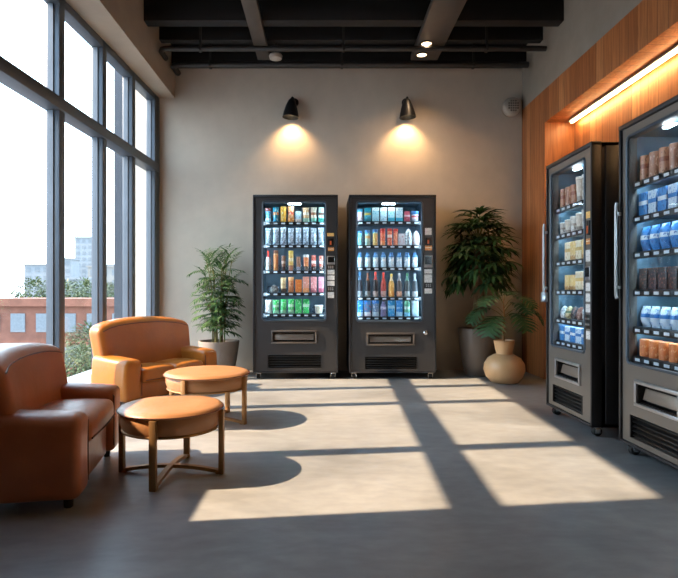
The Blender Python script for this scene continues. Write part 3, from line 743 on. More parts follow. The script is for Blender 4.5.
R2 = {
 0: [(0, 'bag', pack((206, 196, 206), (60, 170, 206), None, (190, 186, 196), (190, 70, 80)), .070, .128, 'white snack bag with blue top', None),
     (1, 'box', pack((60, 150, 170), (40, 180, 206), (210, 180, 90), None, (110, 180, 190)), .066, .138, 'teal snack carton with yellow band', None)] +
    [(k, 'box', pack((196, 232, 242) if k % 2 else (170, 222, 236), (236, 246, 250), None, (70, 190, 220) if k > 3 else None, (70, 170, 200)), .070, .142, 'pale cyan snack carton', None) for k in range(2, 6)] +
    [(6, 'box', pack((190, 84, 104), None, (220, 200, 206), None, (220, 150, 160)), .058, .105, 'short pink snack carton', None),
     (7, 'tub', pack((220, 206, 206), (40, 110, 170), (206, 80, 80), (180, 180, 190), (60, 120, 180)), .084, .105, 'red and white snack tub with blue lid', 'blue')],
 1: [(0, 'can', pack((120, 200, 216), None, None, None, (220, 240, 246)), .050, .145, 'slim pale blue canister', 'blue'),
     (1, 'can', pack((150, 180, 170), (60, 160, 190), (206, 160, 100), None, (230, 210, 160)), .058, .150, 'teal and tan canister', 'blue'),
     (1.95, 'can', pack((214, 176, 100), (70, 180, 200), None, None, (240, 220, 160)), .054, .160, 'yellow canister with teal lid', 'blue'),
     (2.9, 'can', pack((232, 108, 74), (214, 56, 44), None, (246, 150, 90), (250, 190, 160)), .056, .170, 'orange canister with red lid', 'red'),
     (3.8, 'can', pack((226, 110, 80), (236, 140, 80), (246, 220, 200), None, (250, 200, 170)), .052, .170, 'coral canister with red lid', 'red'),
     (4.55, 'can', pack((224, 130, 96), (210, 60, 46), None, None, (246, 210, 180)), .050, .168, 'peach canister with red lid', 'red'),
     (5.3, 'box', pack((214, 210, 216), None, None, None, (190, 110, 106)), .070, .118, 'white snack carton with red print', None),
     (6.15, 'dome', CLEAR, .090, .170, 'round clear wrapped snack', None),
     (7.15, 'dome', pack((206, 200, 200), (200, 214, 226), None, None, (210, 110, 70)), .086, .150, 'white and orange wrapped snack', None)],
 2: [(k, 'wide', pack((206, 226, 236), (60, 120, 170), (246, 250, 252), None, (110, 150, 180)), .060, .150, 'small water bottle with blue cap', 'blue') for k in range(8)],
 3: [(0, 'bottle', pack((40, 42, 52), (120, 150, 186), None, (150, 156, 162), (30, 30, 36)), .060, .25, 'dark bottle with pale blue neck', 'blue'),
     (1, 'bottle', pack((42, 38, 42), (150, 96, 70), None, (156, 158, 160), (30, 30, 36)), .060, .245, 'dark bottle with brown cap', 'brown'),
     (2, 'bottle', pack((44, 34, 38), (206, 66, 50), None, (186, 160, 150), (30, 28, 30)), .062, .255, 'dark bottle with red neck', 'red'),
     (3, 'bottle', pack((186, 70, 60), (206, 66, 50), None, (190, 150, 140), (110, 36, 36)), .062, .25, 'red drink bottle', 'red'),
     (4, 'bottle', pack((206, 150, 70), (220, 200, 160), None, (210, 140, 60), (240, 200, 130)), .066, .235, 'amber drink bottle', 'yellow'),
     (5, 'bottle', pack((90, 80, 78), (176, 180, 186), None, (220, 160, 130), (90, 84, 90)), .062, .24, 'peach drink bottle with silver neck', 'silver'),
     (6, 'bottle', pack((66, 72, 74), (110, 160, 140), None, (170, 176, 176), (60, 66, 70)), .062, .24, 'grey bottle with green cap', 'green'),
     (7, 'bottle', pack((72, 78, 84), (180, 190, 198), None, (186, 190, 190), (70, 76, 84)), .062, .235, 'grey bottle with silver neck', 'silver')],
 4: [(0, 'box', pack((40, 130, 200), (40, 140, 220), None, (180, 206, 226), (200, 226, 240)), .072, .165, 'blue drink carton with white base', None),
     (1, 'box', pack((90, 140, 190), (50, 150, 226), None, (214, 214, 220), (200, 80, 80)), .070, .168, 'blue and red drink carton', None),
     (2, 'box', pack((120, 150, 190), (40, 140, 226), None, (190, 216, 230), (226, 230, 240)), .068, .172, 'light blue drink carton', None),
     (3, 'bottle', pack((110, 104, 140), None, (190, 190, 206), None, (60, 60, 90)), .068, .172, 'violet drink bottle', 'dark'),
     (4, 'box', pack((56, 160, 220), None, (170, 220, 240), None, (200, 236, 250)), .072, .172, 'bright blue drink carton', None),
     (5, 'box', pack((60, 140, 206), None, None, (170, 214, 236), (210, 230, 244)), .066, .165, 'mid blue drink carton', None),
     (6, 'wide', pack((90, 160, 130), None, (196, 216, 210), (120, 190, 220), (60, 110, 90)), .066, .178, 'green drink bottle', 'green'),
     (7, 'box', pack((160, 186, 200), (190, 210, 220), None, None, (120, 150, 170)), .074, .182, 'pale silver drink carton', None)],
}
SHN = ['top shelf', 'second shelf', 'third shelf', 'fourth shelf', 'bottom shelf']
def stock(rows, sh, loc, x0, pitch, who):
    for s, items in rows.items():
        descs = [i[5] for i in items]
        for n, it in enumerate(items):
            k, kind, mat, w, h, desc, cp = it
            z = sh[s] + 0.0008
            mtx = Matrix.Translation((loc[0] + x0 + pitch * k, loc[1] + 0.136, z)) @ Matrix.Rotation(random.uniform(-0.06, 0.06), 4, 'Z')
            same = [q for q, dd in enumerate(descs) if dd == desc]
            if len(same) > 1:
                lab = '%s, %s from window, %s, %s' % (desc, ORD[same.index(n)], SHN[s], who)
            else:
                lab = '%s, %s, %s' % (desc, SHN[s], who)
            cat = {'bag': 'snack bag', 'box': 'carton', 'bottle': 'bottle', 'wide': 'bottle', 'tub': 'tub', 'can': 'canister', 'dome': 'snack'}[kind]
            good(kind, mat, w * 0.94, h, mtx, lab, cat, '%s goods, %s' % (SHN[s], who), CAP.get(cp) if cp else None)
stock(R1, SH1, MA, -0.286, 0.0775, 'machine by bamboo palm')
stock(R2, SH2, MB_, -0.318, 0.0808, 'machine by potted tree')

WHT = [pack((222, 220, 214), None, (190, 180, 170), None, (150, 140, 130)), pack((214, 208, 196), None, None, (170, 160, 150), (236, 232, 226))]
BRN = [pack((186, 130, 100), None, (150, 84, 60), None, (110, 60, 46)), pack((170, 120, 96), None, None, None, (220, 190, 170))]
YEL = [pack((226, 196, 130), None, None, (196, 150, 90), (246, 230, 190)), pack((232, 222, 196), None, (210, 180, 110), None, (190, 160, 110))]
BLU = [pack((70, 140, 206), None, (220, 232, 240), None, (40, 90, 160)), pack((200, 220, 236), None, (50, 120, 190), None, (60, 130, 200))]
MIX = [pack((120, 80, 70), None, None, None, (200, 180, 170)), CLEAR, pack((200, 190, 150), None, (90, 120, 80), None, (120, 90, 60)), pack((60, 56, 60), None, None, None, (160, 110, 90))]
ROWS3 = {
 0: [('can', BRN[k % 2], .066, .13, 'brown speckled snack tub') if k < 3 else ('tub', WHT[k % 2], .070, .165, 'white snack tub') for k in range(6)],
 1: [('tub', WHT[k % 2], .070, 0.080 + .011 * k, 'white stacked snack tub') for k in range(6)],
 2: [('box', YEL[k % 2], .072, .125, 'yellow and white snack carton') for k in range(1, 6)],
 3: [('box', YEL[0] if k < 3 else YEL[1], .074, .10 + .02 * (k > 2), 'beige snack carton') for k in range(1, 6)],
 4: [('dome', MIX[(k + 1) % 4], .076, .085 + .02 * (k > 3), 'small mixed wrapped snack') for k in range(6)],
 5: [('box', BLU[k % 2], .074, .10, 'blue and white snack carton') for k in range(6)],
}
ROWS4 = {
 0: [('can', BRN[k % 2], .064, .13, 'brown snack tub') for k in range(6)],
 1: [('box', BLU[k % 2], .070, .12, 'pale blue snack carton') for k in range(6)],
 2: [('bag', BLU[0], .070, .13, 'blue snack bag') for k in range(6)],
 3: [('box', MIX[3], .070, .11, 'dark snack carton') for k in range(6)],
 4: [('bag', BLU[1], .070, .11, 'white and blue snack bag') for k in range(6)],
 5: [('can', pack((206, 120, 66), None, None, None, (230, 170, 120)), .066, .09, 'orange snack canister') for k in range(6)],
}
SHN6 = ['top shelf', 'second shelf', 'third shelf', 'fourth shelf', 'fifth shelf', 'lowest shelf']
def stock_side(rows, loc, who):
    pw = 0.484 / 6
    for s, items in rows.items():
        off = 6 - len(items)
        descs = [i[4] for i in items]
        for n, (kind, mat, w, h, desc) in enumerate(items):
            k = n + off; lx = -0.262 + pw * (k + 0.5); ly = 0.078
            # local (lx, ly) -> world for a machine turned -90 degrees
            wx, wy = loc[0] + ly, loc[1] - lx
            mtx = Matrix.Translation((wx, wy, SH3[s] + 0.0008)) @ Matrix.Rotation(-PI / 2 + random.uniform(-0.05, 0.05), 4, 'Z')
            same = [q for q, dd in enumerate(descs) if dd == desc]
            lab = '%s, %s from handle, %s, %s' % (desc, ORD[same.index(n)], SHN6[s], who)
            cat = {'bag': 'snack bag', 'box': 'carton', 'tub': 'tub', 'can': 'canister', 'dome': 'snack'}[kind]
            good(kind, mat, w, h, mtx, lab, cat, '%s goods, %s' % (SHN6[s], who))
stock_side(ROWS3, MC, 'alcove machine by vase')
stock_side(ROWS4, MD, 'alcove machine nearest camera')

# ------------------------------------------------------------------ seating
def armseat(name, label, cat, loc, rz, W, D, zarm, zseat, zback, aw, backcurve, mat, seats=1, backt=0.15):
    """front faces -y, centre at origin; low club seat with block arms and a raked back"""
    t = thing(name, label, cat, loc, rz)
    f, b = -D / 2, D / 2
    bm = bmesh.new(); rbox(bm, (0, 0.015, 0.035 + (zseat - 0.08) / 2), (W - 2 * aw + 0.02, D - 0.05, zseat - 0.08), 0.02, None, 4)
    link('base', bm, mat, t)
    # seat cushions
    iw = (W - 2 * aw) / seats
    for k in range(seats):
        cx = -W / 2 + aw + iw * (k + 0.5); cd = D - 0.17; th = 0.105
        hx, hy = iw / 2, cd / 2
        def puff(p, hx=hx, hy=hy):
            s = max(0, 1 - (p.x / hx) ** 2) * max(0, 1 - (p.y / hy) ** 2)
            q = p.copy()
            if p.z > 0: q.z += 0.026 * s ** 0.7
            q.y -= 0.010 * max(0, 1 - (p.x / hx) ** 2) * (p.y < 0)
            return q
        bm = bmesh.new(); rbox(bm, (cx, f + cd / 2 + 0.0, zseat - th / 2 - 0.004), (iw - 0.004, cd, th), 0.035, puff)
        sc = link('seat_cushion', bm, mat, t)
        bm = bmesh.new(); tube(bm, [(cx - iw / 2 + 0.02, f - 0.004, zseat - th + 0.022), (cx, f - 0.012, zseat - th + 0.022), (cx + iw / 2 - 0.02, f - 0.004, zseat - th + 0.022)], 0.004, 6); link('piping', bm, M['seam'], sc)
    # arms
    for s in (-1, 1):
        hh = zarm - 0.045
        def arm(p, s=s):
            q = p.copy()
            t_ = (p.z + hh / 2) / hh
            if t_ > 0.6: q.z += 0.012 * max(0, 1 - (p.x / (aw / 2)) ** 2)
            q.z -= 0.035 * max(0, t_ - 0.5) * 2 * (0.5 - p.y / D)      # top slopes down to the front
            q.x += s * 0.012 * math.sin(PI * min(1, max(0, t_)))
            return q
        bm = bmesh.new(); rbox(bm, (s * (W / 2 - aw / 2), -0.04, 0.045 + hh / 2), (aw, D - 0.08, hh), 0.036, arm)
        a = link('arm', bm, mat, t)
        bm = bmesh.new(); pts = []
        for z, y in ((0.08, -0.012), (hh - 0.02, -0.012), (hh + 0.005, 0.02)): pts.append((s * (W / 2 - aw + 0.012), f + 0.018 + y, z))
        tube(bm, pts, 0.0035, 6); link('piping', bm, M['seam'], a)
    # back
    bh = zback - (zseat - 0.12); bt = backt
    def back(p):
        q = p.copy(); v = (p.z + bh / 2) / bh; u = p.x / (W / 2)
        q.y += 0.07 * v - 0.035                                   # rake
        q.z -= backcurve * (u * u + 0.8 * abs(u) ** 6) * max(0, v); q.x *= 0.94 + 0.07 * v                     # crown of the top edge
        q.y -= 0.06 * abs(u) ** 3 * (1 if p.y < 0 else 0.7)       # wraps forward at the ends
        if p.y < 0: q.y -= 0.022 * math.sin(PI * max(0, min(1, v))) * max(0, 1 - u * u)
        return q
    bm = bmesh.new(); rbox(bm, (0, b - bt / 2 + 0.0, zseat - 0.12 + bh / 2), (W - 0.03, bt, bh), 0.055, back, 9)
    bk = link('backrest', bm, mat, t)
    bm = bmesh.new(); pts = []
    for i in range(13):
        u = -1 + 2 * i / 12; p = Vector((u * (W / 2 - 0.05), -bt / 2 + 0.002, bh / 2 - 0.045)); q = back(p); pts.append(q + Vector((0, b - bt / 2, zseat - 0.12 + bh / 2)))
    tube(bm, pts, 0.004, 6); link('piping', bm, M['seam'], bk)
    bm = bmesh.new(); rbox(bm, (0, b - 0.07, 0.05 + (zseat - 0.1) / 2), (W - 0.06, 0.10, zseat - 0.06), 0.03, None, 3); link('back_panel', bm, mat, t)
    for sx in (-1, 1):
        for y in (f + 0.06, b - 0.06):
            bm = bmesh.new(); lathe(bm, [(0.014, 0), (0.018, 0.004), (0.02, 0.05)], 14, (sx * (W / 2 - 0.07), y, 0)); link('foot', bm, M['blackfoot'], t)
    return t

def facing(nx, ny):
    l = math.hypot(nx, ny); return math.atan2(nx / l, -ny / l)
# two-seater: front corners F0 (near) and F1 (far)
def place(F0, F1, D):
    F0 = Vector(F0); F1 = Vector(F1); tv = (F1 - F0).normalized(); n = Vector((tv.y, -tv.x)); W = (F1 - F0).length
    c = (F0 + F1) / 2 - n * D / 2
    return (c.x, c.y, 0), facing(n.x, n.y), W
p, r, W = place((-1.455, 3.99), (-0.95, 4.87), 0.48)
armseat('sofa', 'tan leather two-seat sofa by the window, in front of the bamboo palm', 'sofa', p, r, W, 0.48, 0.38, 0.275, 0.66, 0.165, 0.045, M['leather'], 2)
p, r, W = place((-0.965, 2.14), (-1.105, 2.955), 0.52)
armseat('armchair', 'brown leather armchair beside the window, back closest to the camera', 'armchair', p, r, W, 0.52, 0.40, 0.33, 0.63, 0.165, 0.03, M['leather3'], 1, 0.22)

def stool(label, loc, R, top, rz):
    t = thing('leather_ottoman', label, 'ottoman', loc, rz, 'round leather ottomans')
    bm = bmesh.new()
    lathe(bm, [(0.0001, top - 0.002), (R * .5, top), (R * .86, top - 0.003), (R * .95, top - 0.010), (R * .985, top - 0.022), (R * .97, top - 0.030), (R * .9, top - 0.031)], 64, capt=False)
    cu = link('cushion', bm, M['leather2'], t)
    bm = bmesh.new(); pts = [(R * .985 * math.cos(2 * PI * k / 64), R * .985 * math.sin(2 * PI * k / 64), top - 0.021) for k in range(64)]
    tube(bm, pts, 0.003, 6, True); link('piping', bm, M['seam'], cu)
    bm = bmesh.new(); zb = top - 0.115
    lathe(bm, [(R * .84, zb), (R * .89, zb + 0.006), (R * .935, zb + 0.04), (R * .935, zb + 0.07), (R * .92, zb + 0.084)], 64); link('drum', bm, M['leather2'], t)
    bm = bmesh.new(); pts = [(R * .895 * math.cos(2 * PI * k / 64), R * .895 * math.sin(2 * PI * k / 64), zb + 0.002) for k in range(64)]
    tube(bm, pts, 0.006, 8, True); link('ring', bm, M['bronze'], t)
    for k in range(4):
        bm = bmesh.new(); Rm = Matrix.Rotation(k * PI / 2, 4, 'Z')
        bx(bm, (R * .925, -0.016, 0.0), (R * .925 + 0.024, 0.016, top - 0.030), 0.003, 2, Rm)
        bx(bm, (R * .87, -0.016, 0.0), (R * .93, 0.016, 0.018), 0.002, 2, Rm)
        link('leg', bm, M['bronze'], t)
    for k in range(2):
        bm = bmesh.new(); Rm = Matrix.Rotation(k * PI / 2, 4, 'Z')
        h0 = 0.018
        n = 12; pts = []
        for i in range(n + 1):
            u = -1 + 2 * i / n; pts.append(Vector((u * R * .90, 0, 0.012 + 0.022 * (1 - u * u) + 0.001 * k)))
        for a_, b_ in zip(pts, pts[1:]):
            vs = [bm.verts.new(Rm @ (q + Vector((0, yy, zz)))) for q in (a_, b_) for yy in (-0.013, 0.013) for zz in (-0.008, 0.008)]
            for f_ in ((0, 1, 3, 2), (4, 6, 7, 5), (0, 4, 5, 1), (2, 3, 7, 6), (1, 5, 7, 3), (0, 2, 6, 4)): bm.faces.new([vs[i] for i in f_])
        link('cross_bar', bm, M['bronze'], t, False)
    return t
stool('smaller round tan leather ottoman on bronze legs beside the brown armchair', (-0.735, 2.62, 0), 0.252, 0.338, math.radians(-3))
stool('larger round tan leather ottoman on bronze legs in front of the sofa', (-0.785, 3.66, 0), 0.290, 0.345, math.radians(-19))

# ------------------------------------------------------------------ plants
def blade(bm, base, d, length, width, droop, up=Vector((0, 0, 1)), n=5, fold=0.25):
    """one leaf: 2 quads wide, bent down along its length"""
    d = d.normalized(); side = d.cross(up)
    if side.length < 1e-3: side = Vector((1, 0, 0))
    side.normalize(); rows = []
    p = Vector(base); dd = d.copy()
    for i in range(n + 1):
        u = i / n; w = width * 0.5 * (math.sin(PI * (u * 0.86 + 0.08)) ** 0.9) * (1 - 0.25 * u)
        if i == n: w = width * 0.02
        nrm = side.cross(dd).normalized()
        rows.append((bm.verts.new(p - side * w + nrm * w * fold), bm.verts.new(p), bm.verts.new(p + side * w + nrm * w * fold)))
        dd = (dd + Vector((0, 0, -droop / n))).normalized(); p = p + dd * length / n
    for a, b in zip(rows, rows[1:]):
        bm.faces.new((a[0], a[1], b[1], b[0])); bm.faces.new((a[1], a[2], b[2], b[1]))

def pot(t, prof, rim, mat, soilz, soilr, seg=40):
    bm = bmesh.new(); lathe(bm, prof, seg, capt=False); p_ = link('pot', bm, mat, t)
    bm = bmesh.new(); lathe(bm, [(soilr, soilz - 0.03), (soilr, soilz)], seg); link('soil', bm, M['soil'], t)

# bamboo palm by the window
t = thing('bamboo_palm', 'bushy feathery bamboo palm in a taupe bowl pot behind the sofa', 'plant', (-1.09, 5.66, 0))
pot(t, [(0.14, 0), (0.15, 0.01), (0.185, 0.16), (0.212, 0.345), (0.212, 0.36), (0.196, 0.36), (0.192, 0.31)], 0.21, M['pot_grey'], 0.325, 0.194)
rnd = random.Random(3)
bm_f = bmesh.new()
for k in range(14):
    a = 2 * PI * k / 14 + rnd.uniform(-.2, .2); r0 = rnd.uniform(.02, .09); lean = rnd.uniform(0.02, .13)
    top = rnd.uniform(0.8, 1.18) if k % 3 else 1.20
    base = Vector((r0 * math.cos(a), r0 * math.sin(a), 0.32)); pts = []
    for i in range(7):
        u = i / 6; pts.append(base + Vector((math.cos(a) * lean * u * u * 1.3, math.sin(a) * lean * u * u, (top - 0.32) * u)))
    bm = bmesh.new(); tube(bm, pts, [0.008 * (1 - 0.55 * i / 6) for i in range(7)], 6); link('cane', bm, M['stem'], t)
    for j in range(13):
        u = 0.22 + 0.78 * j / 12; i = min(5, int(u * 6)); q = pts[i].lerp(pts[i + 1], u * 6 - i)
        az = j * 2.4 + a + rnd.uniform(-.4, .4); el = rnd.uniform(.25, .75) if j < 11 else 1.2
        fd = Vector((math.cos(az) * math.cos(el), math.sin(az) * math.cos(el), math.sin(el))); fl = rnd.uniform(.11, .20)
        dd = fd.copy(); p = q.copy(); nn = 6
        for s_ in range(nn):
            dd = (dd + Vector((0, 0, -0.13))).normalized(); p = p + dd * fl / nn
            sd = dd.cross(Vector((0, 0, 1))).normalized()
            for sg in (-1, 1):
                ld = (dd * 0.75 + sd * sg * 0.8 + Vector((0, 0, rnd.uniform(-.05, .25)))).normalized()
                if (q + dd).y < 10: blade(bm_f, p, ld, rnd.uniform(.08, .125) * (1 - 0.3 * s_ / nn), 0.021, 0.55, n=3)
        blade(bm_f, p, dd, .10, .015, .6, n=3)
for v in bm_f.verts:
    if v.co.y > 0.325: v.co.y = 0.325 - (v.co.y - 0.325) * 0.2
    if v.co.x > 0.30: v.co.x = 0.30 + (v.co.x - 0.30) * 0.3
    if v.co.x < -0.30: v.co.x = -0.30 + (v.co.x + 0.30) * 0.3
link('foliage', bm_f, M['leaf_a'], t, True, None, False)

# tall tree by the wood wall
t = thing('potted_tree', 'tall dark green potted tree in a dark tapered pot beside the wood wall', 'plant', (1.632, 5.66, 0))
pot(t, [(0.125, 0), (0.135, 0.01), (0.165, 0.10), (0.200, 0.32), (0.212, 0.475), (0.212, 0.49), (0.194, 0.49), (0.19, 0.44)], 0.2, M['pot_dark'], 0.455, 0.184)
rnd = random.Random(5)
for k in range(5):
    a = 2 * PI * k / 5; r0 = 0.036
    pts = [Vector((r0 * math.cos(a + i * 0.35) * (1 - 0.3 * i / 8), r0 * math.sin(a + i * 0.35) * (1 - 0.3 * i / 8), 0.44 + 0.92 * i / 8)) for i in range(9)]
    bm = bmesh.new(); tube(bm, pts, [0.033 - 0.0013 * i for i in range(9)], 8); link('trunk', bm, M['trunk'], t)
bm_f = bmesh.new(); bm_s = bmesh.new()
cnt = 92
for k in range(cnt):
    u = (k + 0.5) / cnt; el = math.asin(min(1, -0.55 + 1.55 * u)); az = k * 2.39996 + rnd.uniform(-.2, .2)
    q0 = Vector((0, 0, 1.06 + 0.34 * u)); fd = Vector((math.cos(az) * math.cos(el), math.sin(az) * math.cos(el), math.sin(el)))
    fl = rnd.uniform(.05, .30) * (1 - 0.12 * u); q1 = q0 + Vector((fd.x * fl, fd.y * fl, fd.z * fl * 1.15)) + Vector((0, 0, 0.05))
    tube(bm_s, [q0, q0.lerp(q1, .5) + Vector((0, 0, .02)), q1], [0.005, 0.004, 0.003], 5)
    out = Vector((math.cos(az), math.sin(az), 0.25 * fd.z)); nl = 8
    for j in range(nl):
        b_ = (j / (nl - 1) - 0.5) * 2.6; c_, s_ = math.cos(b_), math.sin(b_)
        ld = Vector((out.x * c_ - out.y * s_, out.x * s_ + out.y * c_, 0.45 * math.cos(b_) + 0.7 * fd.z + rnd.uniform(-.15, .15)))
        blade(bm_f, q1, ld, rnd.uniform(.21, .30) * (1 - .25 * abs(b_) / 1.4), .044, 1.2, n=5)
for bmm in (bm_f, bm_s):
    for v in bmm.verts:
        if v.co.y > 0.325: v.co.y = 0.325 - (v.co.y - 0.325) * 0.15
        if v.co.x < -0.36: v.co.x = -0.33 + (v.co.x + 0.33) * 0.3
        if v.co.x > 0.42: v.co.x = 0.42 + (v.co.x - 0.42) * 0.3
        if v.co.z > 1.72: v.co.z = 1.72 + (v.co.z - 1.72) * 0.6
link('foliage', bm_f, M['leaf_b'], t, True, None, False)
link('leaf_stalks', bm_s, M['stem'], t)

# gourd vase with split-leaf plant
t = thing('split_leaf_plant', 'split-leaf plant in a round tan gourd vase on the floor', 'plant', (1.745, 5.20, 0))
bm = bmesh.new()
lathe(bm, [(0.105, 0), (0.13, 0.008), (0.172, 0.06), (0.194, 0.125), (0.188, 0.18), (0.155, 0.235), (0.10, 0.268), (0.076, 0.276), (0.074, 0.284), (0.084, 0.32), (0.100, 0.405), (0.092, 0.408), (0.088, 0.38)], 48, capt=False)
link('vase', bm, M['pot_tan'], t)
bm = bmesh.new(); lathe(bm, [(0.086, 0.36), (0.086, 0.385)], 32); link('soil', bm, M['soil'], t)
bm = bmesh.new(); tube(bm, [(0, 0, .37), (-.012, 0, .5), (.004, 0, .62), (-.008, 0, .74), (0, 0, .84)], [.011, .009, .008, .006, .004], 8); link('stem', bm, M['twig'], t)
def split_leaf(parent, p0, az, el, length, droop, roll=0.0, nf=9):
    """broad leaf cut into fingers that share a midrib"""
    bm = bmesh.new(); d = Vector((math.cos(az) * math.cos(el), math.sin(az) * math.cos(el), math.sin(el)))
    side = d.cross(Vector((0, 0, 1))).normalized(); rows = []; p = Vector(p0); dd = d.copy(); n = 7; spine = []
    for i in range(n + 1):
        spine.append((p.copy(), dd.copy())); dd = (dd + Vector((0, 0, -droop / n))).normalized(); p = p + dd * length / n
    for i in range(n):
        (a, da), (b, db) = spine[i], spine[i + 1]
        u = (i + .5) / n; w = length * 0.62 * math.sin(PI * (0.16 + 0.80 * u)) ** 0.8 + 0.01
        for s in (-1, 1):
            na = side.cross(da).normalized()
            if i % 1 == 0:
                mid = (a + b) / 2; tip = mid + side * s * w + da * w * (0.55 - 0.2 * u) - Vector((0, 0, 0.22 * w)) - na * 0.0
                e1 = a + (tip - mid) * 0.62 + da * 0.004; e2 = b + (tip - mid) * 0.62 - da * length / n * 0.12
                va, vb, v1, v2, vt = [bm.verts.new(x) for x in (a, b, e1 + na * w * .10, e2 + na * w * .10, tip)]
                bm.faces.new((va, vb, v2, v1) if s > 0 else (va, v1, v2, vb)); bm.faces.new((v1, v2, vt) if s > 0 else (v1, vt, v2))
    bmesh.ops.remove_doubles(bm, verts=bm.verts[:], dist=0.0004)
    return link('leaf', bm, M['leaf_c'], parent, True, None, False)
leaves = [(-2.85, .25, .34, .66, .24, 1.5), (-2.3, .10, .30, .62, .25, 1.7), (-0.45, .25, .30, .68, .24, 1.6), (-1.2, .1, .24, .66, .23, 1.6), (-0.9, .5, .26, .76, .22, 1.4),
          (-2.6, .55, .22, .78, .22, 1.4), (0.4, .4, .24, .72, .22, 1.5), (2.7, .4, .26, .70, .22, 1.5), (-1.57, 1.0, .12, .83, .17, 1.2)]
for az, el, pl, hz, ll, dr in leaves:
    p0 = Vector((0, 0, hz - 0.04)); d = Vector((math.cos(az), math.sin(az), 0)); el2 = el + 0.3
    p1 = p0 + Vector((d.x * math.cos(el2), d.y * math.cos(el2), math.sin(el2))) * pl * 0.55
    bm = bmesh.new(); tube(bm, [p0, p0.lerp(p1, .5) + Vector((0, 0, .012)), p1], [.004, .0035, .003], 6); link('petiole', bm, M['stem'], t)
    split_leaf(t, p1, az, el * 0.6, ll * 1.12, dr)

# ------------------------------------------------------------------ city outside the glazing
GZ = -11.0
g = box('ground', (-900, -60, GZ - 0.5), (-2.6, 900, GZ), M['ground']); struct(g)
def building(x, y, w, d, h, mat, label, rows=0, cols=0, name='apartment_building'):
    t = thing(name, label, 'building', (x, y, GZ))
    box('wall', (-w / 2, -d / 2, 0), (w / 2, d / 2, h), mat, t)
    box('roof', (-w / 2 - 0.3, -d / 2 - 0.3, h), (w / 2 + 0.3, d / 2 + 0.3, h + 0.5), mat, t)
    for i in range(rows):
        for j in range(cols):
            z = h * (i + .5) / rows; xx = -w / 2 + w * (j + .5) / cols; ww = w / cols * .28; hh = h / rows * .28
            box('window', (xx - ww, -d / 2 - 0.08, z - hh), (xx + ww, -d / 2 + 0.05, z + hh), M['winm'], t)
    return t
def dirx(px, d): return (px - 323) / 540.0 * d
def zz(py, d): return 0.88 + (291 - py) / 540.0 * d
building(dirx(88, 210), 210, 7, 7, zz(239, 210) - GZ, M['pale1'], 'tall pale tower on the hazy skyline beyond the window', 14, 3, 'tower_block')
building(dirx(72, 240), 240, 14, 10, zz(266, 240) - GZ, M['pale2'], 'low beige block standing before the skyline beside the tower', 7, 4)
building(dirx(68, 180), 180, 5, 6, zz(260, 180) - GZ, M['pale1'], 'narrow pale block on the skyline left of the tower', 9, 2)
building(dirx(103, 260), 260, 16, 10, zz(266, 260) - GZ, M['pale1'], 'wide white block on the skyline beside the tower, partly behind the mullion', 6, 4)
building(dirx(110, 170), 170, 10, 9, zz(268, 170) - GZ, M['pale2'], 'small beige block seen through the narrow pane beside the pier', 6, 3)
building(dirx(78, 125), 125, 8, 8, zz(280, 125) - GZ, M['pale1'], 'low white house among the trees beyond the window', 3, 4)
building(dirx(44, 190), 190, 9, 9, zz(266, 190) - GZ, M['pale1'], 'pale block on the skyline behind the armchair pane', 7, 3)
bb = building(dirx(60, 36), 38, 10.0, 5, zz(306, 36) - GZ, M['brick'], 'red brick building just below the window', 5, 6, 'brick_building')
struct(box('road', (-60, 10, GZ), (-6, 24, GZ + 0.05), M['road']))
def tree(x, y, r, h, label, seed):
    t = thing('street_tree', label, 'tree', (x, y, GZ), 0, 'trees beyond the window')
    bm = bmesh.new(); tube(bm, [(0, 0, 0), (0.1, 0, h * .3), (0, 0, h * .6)], [.3, .24, .16], 8); link('trunk', bm, M['trunk'], t)
    rn = random.Random(seed); bm = bmesh.new()
    for k in range(1500):
        v = Vector((rn.gauss(0, 1), rn.gauss(0, 1), rn.gauss(0, 1))).normalized() * rn.uniform(.55, 1) * r
        v.z *= .8; p = Vector((0, 0, h - r * .8)) + v
        blade(bm, p, v + Vector((0, 0, .2)), r * .15, r * .10, 1.0, n=2)
    link('crown', bm, M['tree'], t, True, None, False)
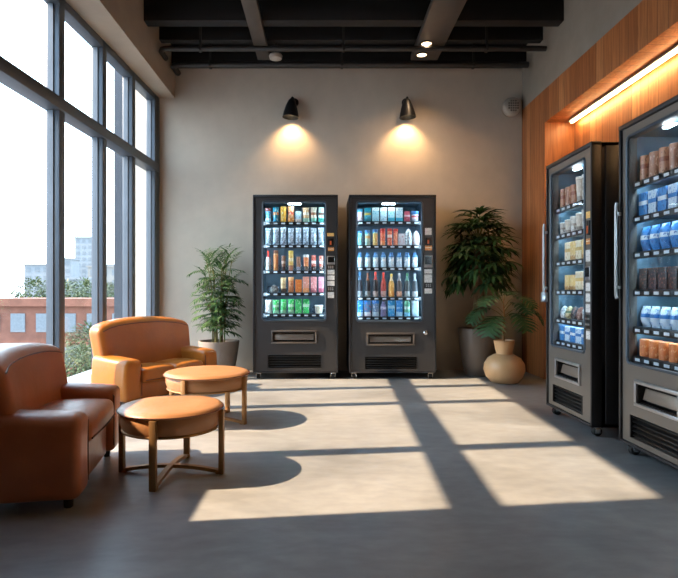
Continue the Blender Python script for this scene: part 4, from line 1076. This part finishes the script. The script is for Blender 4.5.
TR = [(64, 80, 4.2, 281, 'green tree crown above the red brick building'), (85, 108, 4.6, 279, 'green tree beyond the brick building, below the tower'), (101, 70, 3.4, 282, 'green tree beyond the glazing hidden half by the mullion'),
      (34, 92, 4.2, 278, 'green tree at the pane behind the armchair'), (93, 31, 1.7, 322, 'nearest tree beside the brick building and road'), (117, 145, 3.6, 281, 'green tree seen through the narrow pane by the pier'), (84, 27, 1.3, 345, 'low green tree in front of the red brick building')]
for k, (px, d, r_, py, lb) in enumerate(TR): tree(dirx(px, d), d, r_, zz(py, d) - GZ, lb, k)

# ------------------------------------------------------------------ light
w = bpy.data.worlds.new('world'); SC.world = w; w.use_nodes = True
nt = w.node_tree; nt.nodes.clear()
out = nt.nodes.new('ShaderNodeOutputWorld'); bg = nt.nodes.new('ShaderNodeBackground')
tc = nt.nodes.new('ShaderNodeTexCoord'); sp = nt.nodes.new('ShaderNodeSeparateXYZ'); L(nt, tc.outputs['Generated'], sp.inputs[0])
r = ramp(nt, [(0.0, (0.74, 0.88, 1.0, 1)), (0.35, (0.64, 0.84, 1.0, 1)), (1.0, (0.42, 0.64, 0.95, 1))]); L(nt, sp.outputs['Z'], r.inputs['Fac'])
L(nt, r.outputs[0], bg.inputs['Color']); bg.inputs['Strength'].default_value = 5.6
L(nt, bg.outputs[0], out.inputs['Surface'])
sun = bpy.data.lights.new('sun', 'SUN'); sun.energy = 14.5; sun.color = (1.0, 0.72, 0.46); sun.angle = math.radians(0.6)
so = bpy.data.objects.new('sun', sun); COL.objects.link(so); so.location = (-8, 2, 8)
so.rotation_euler = Vector((1.0, 0.12, -0.842)).to_track_quat('-Z', 'Y').to_euler()

vs = SC.view_settings
SC.display_settings.display_device = 'sRGB'
vs.view_transform = 'Standard'; vs.look = 'None'; vs.gamma = 1.0; vs.use_curve_mapping = False; vs.exposure = 0.28
cy = SC.cycles
cy.max_bounces = 8; cy.diffuse_bounces = 4; cy.transparent_max_bounces = 16; cy.sample_clamp_indirect = 6
cy.use_denoising = True
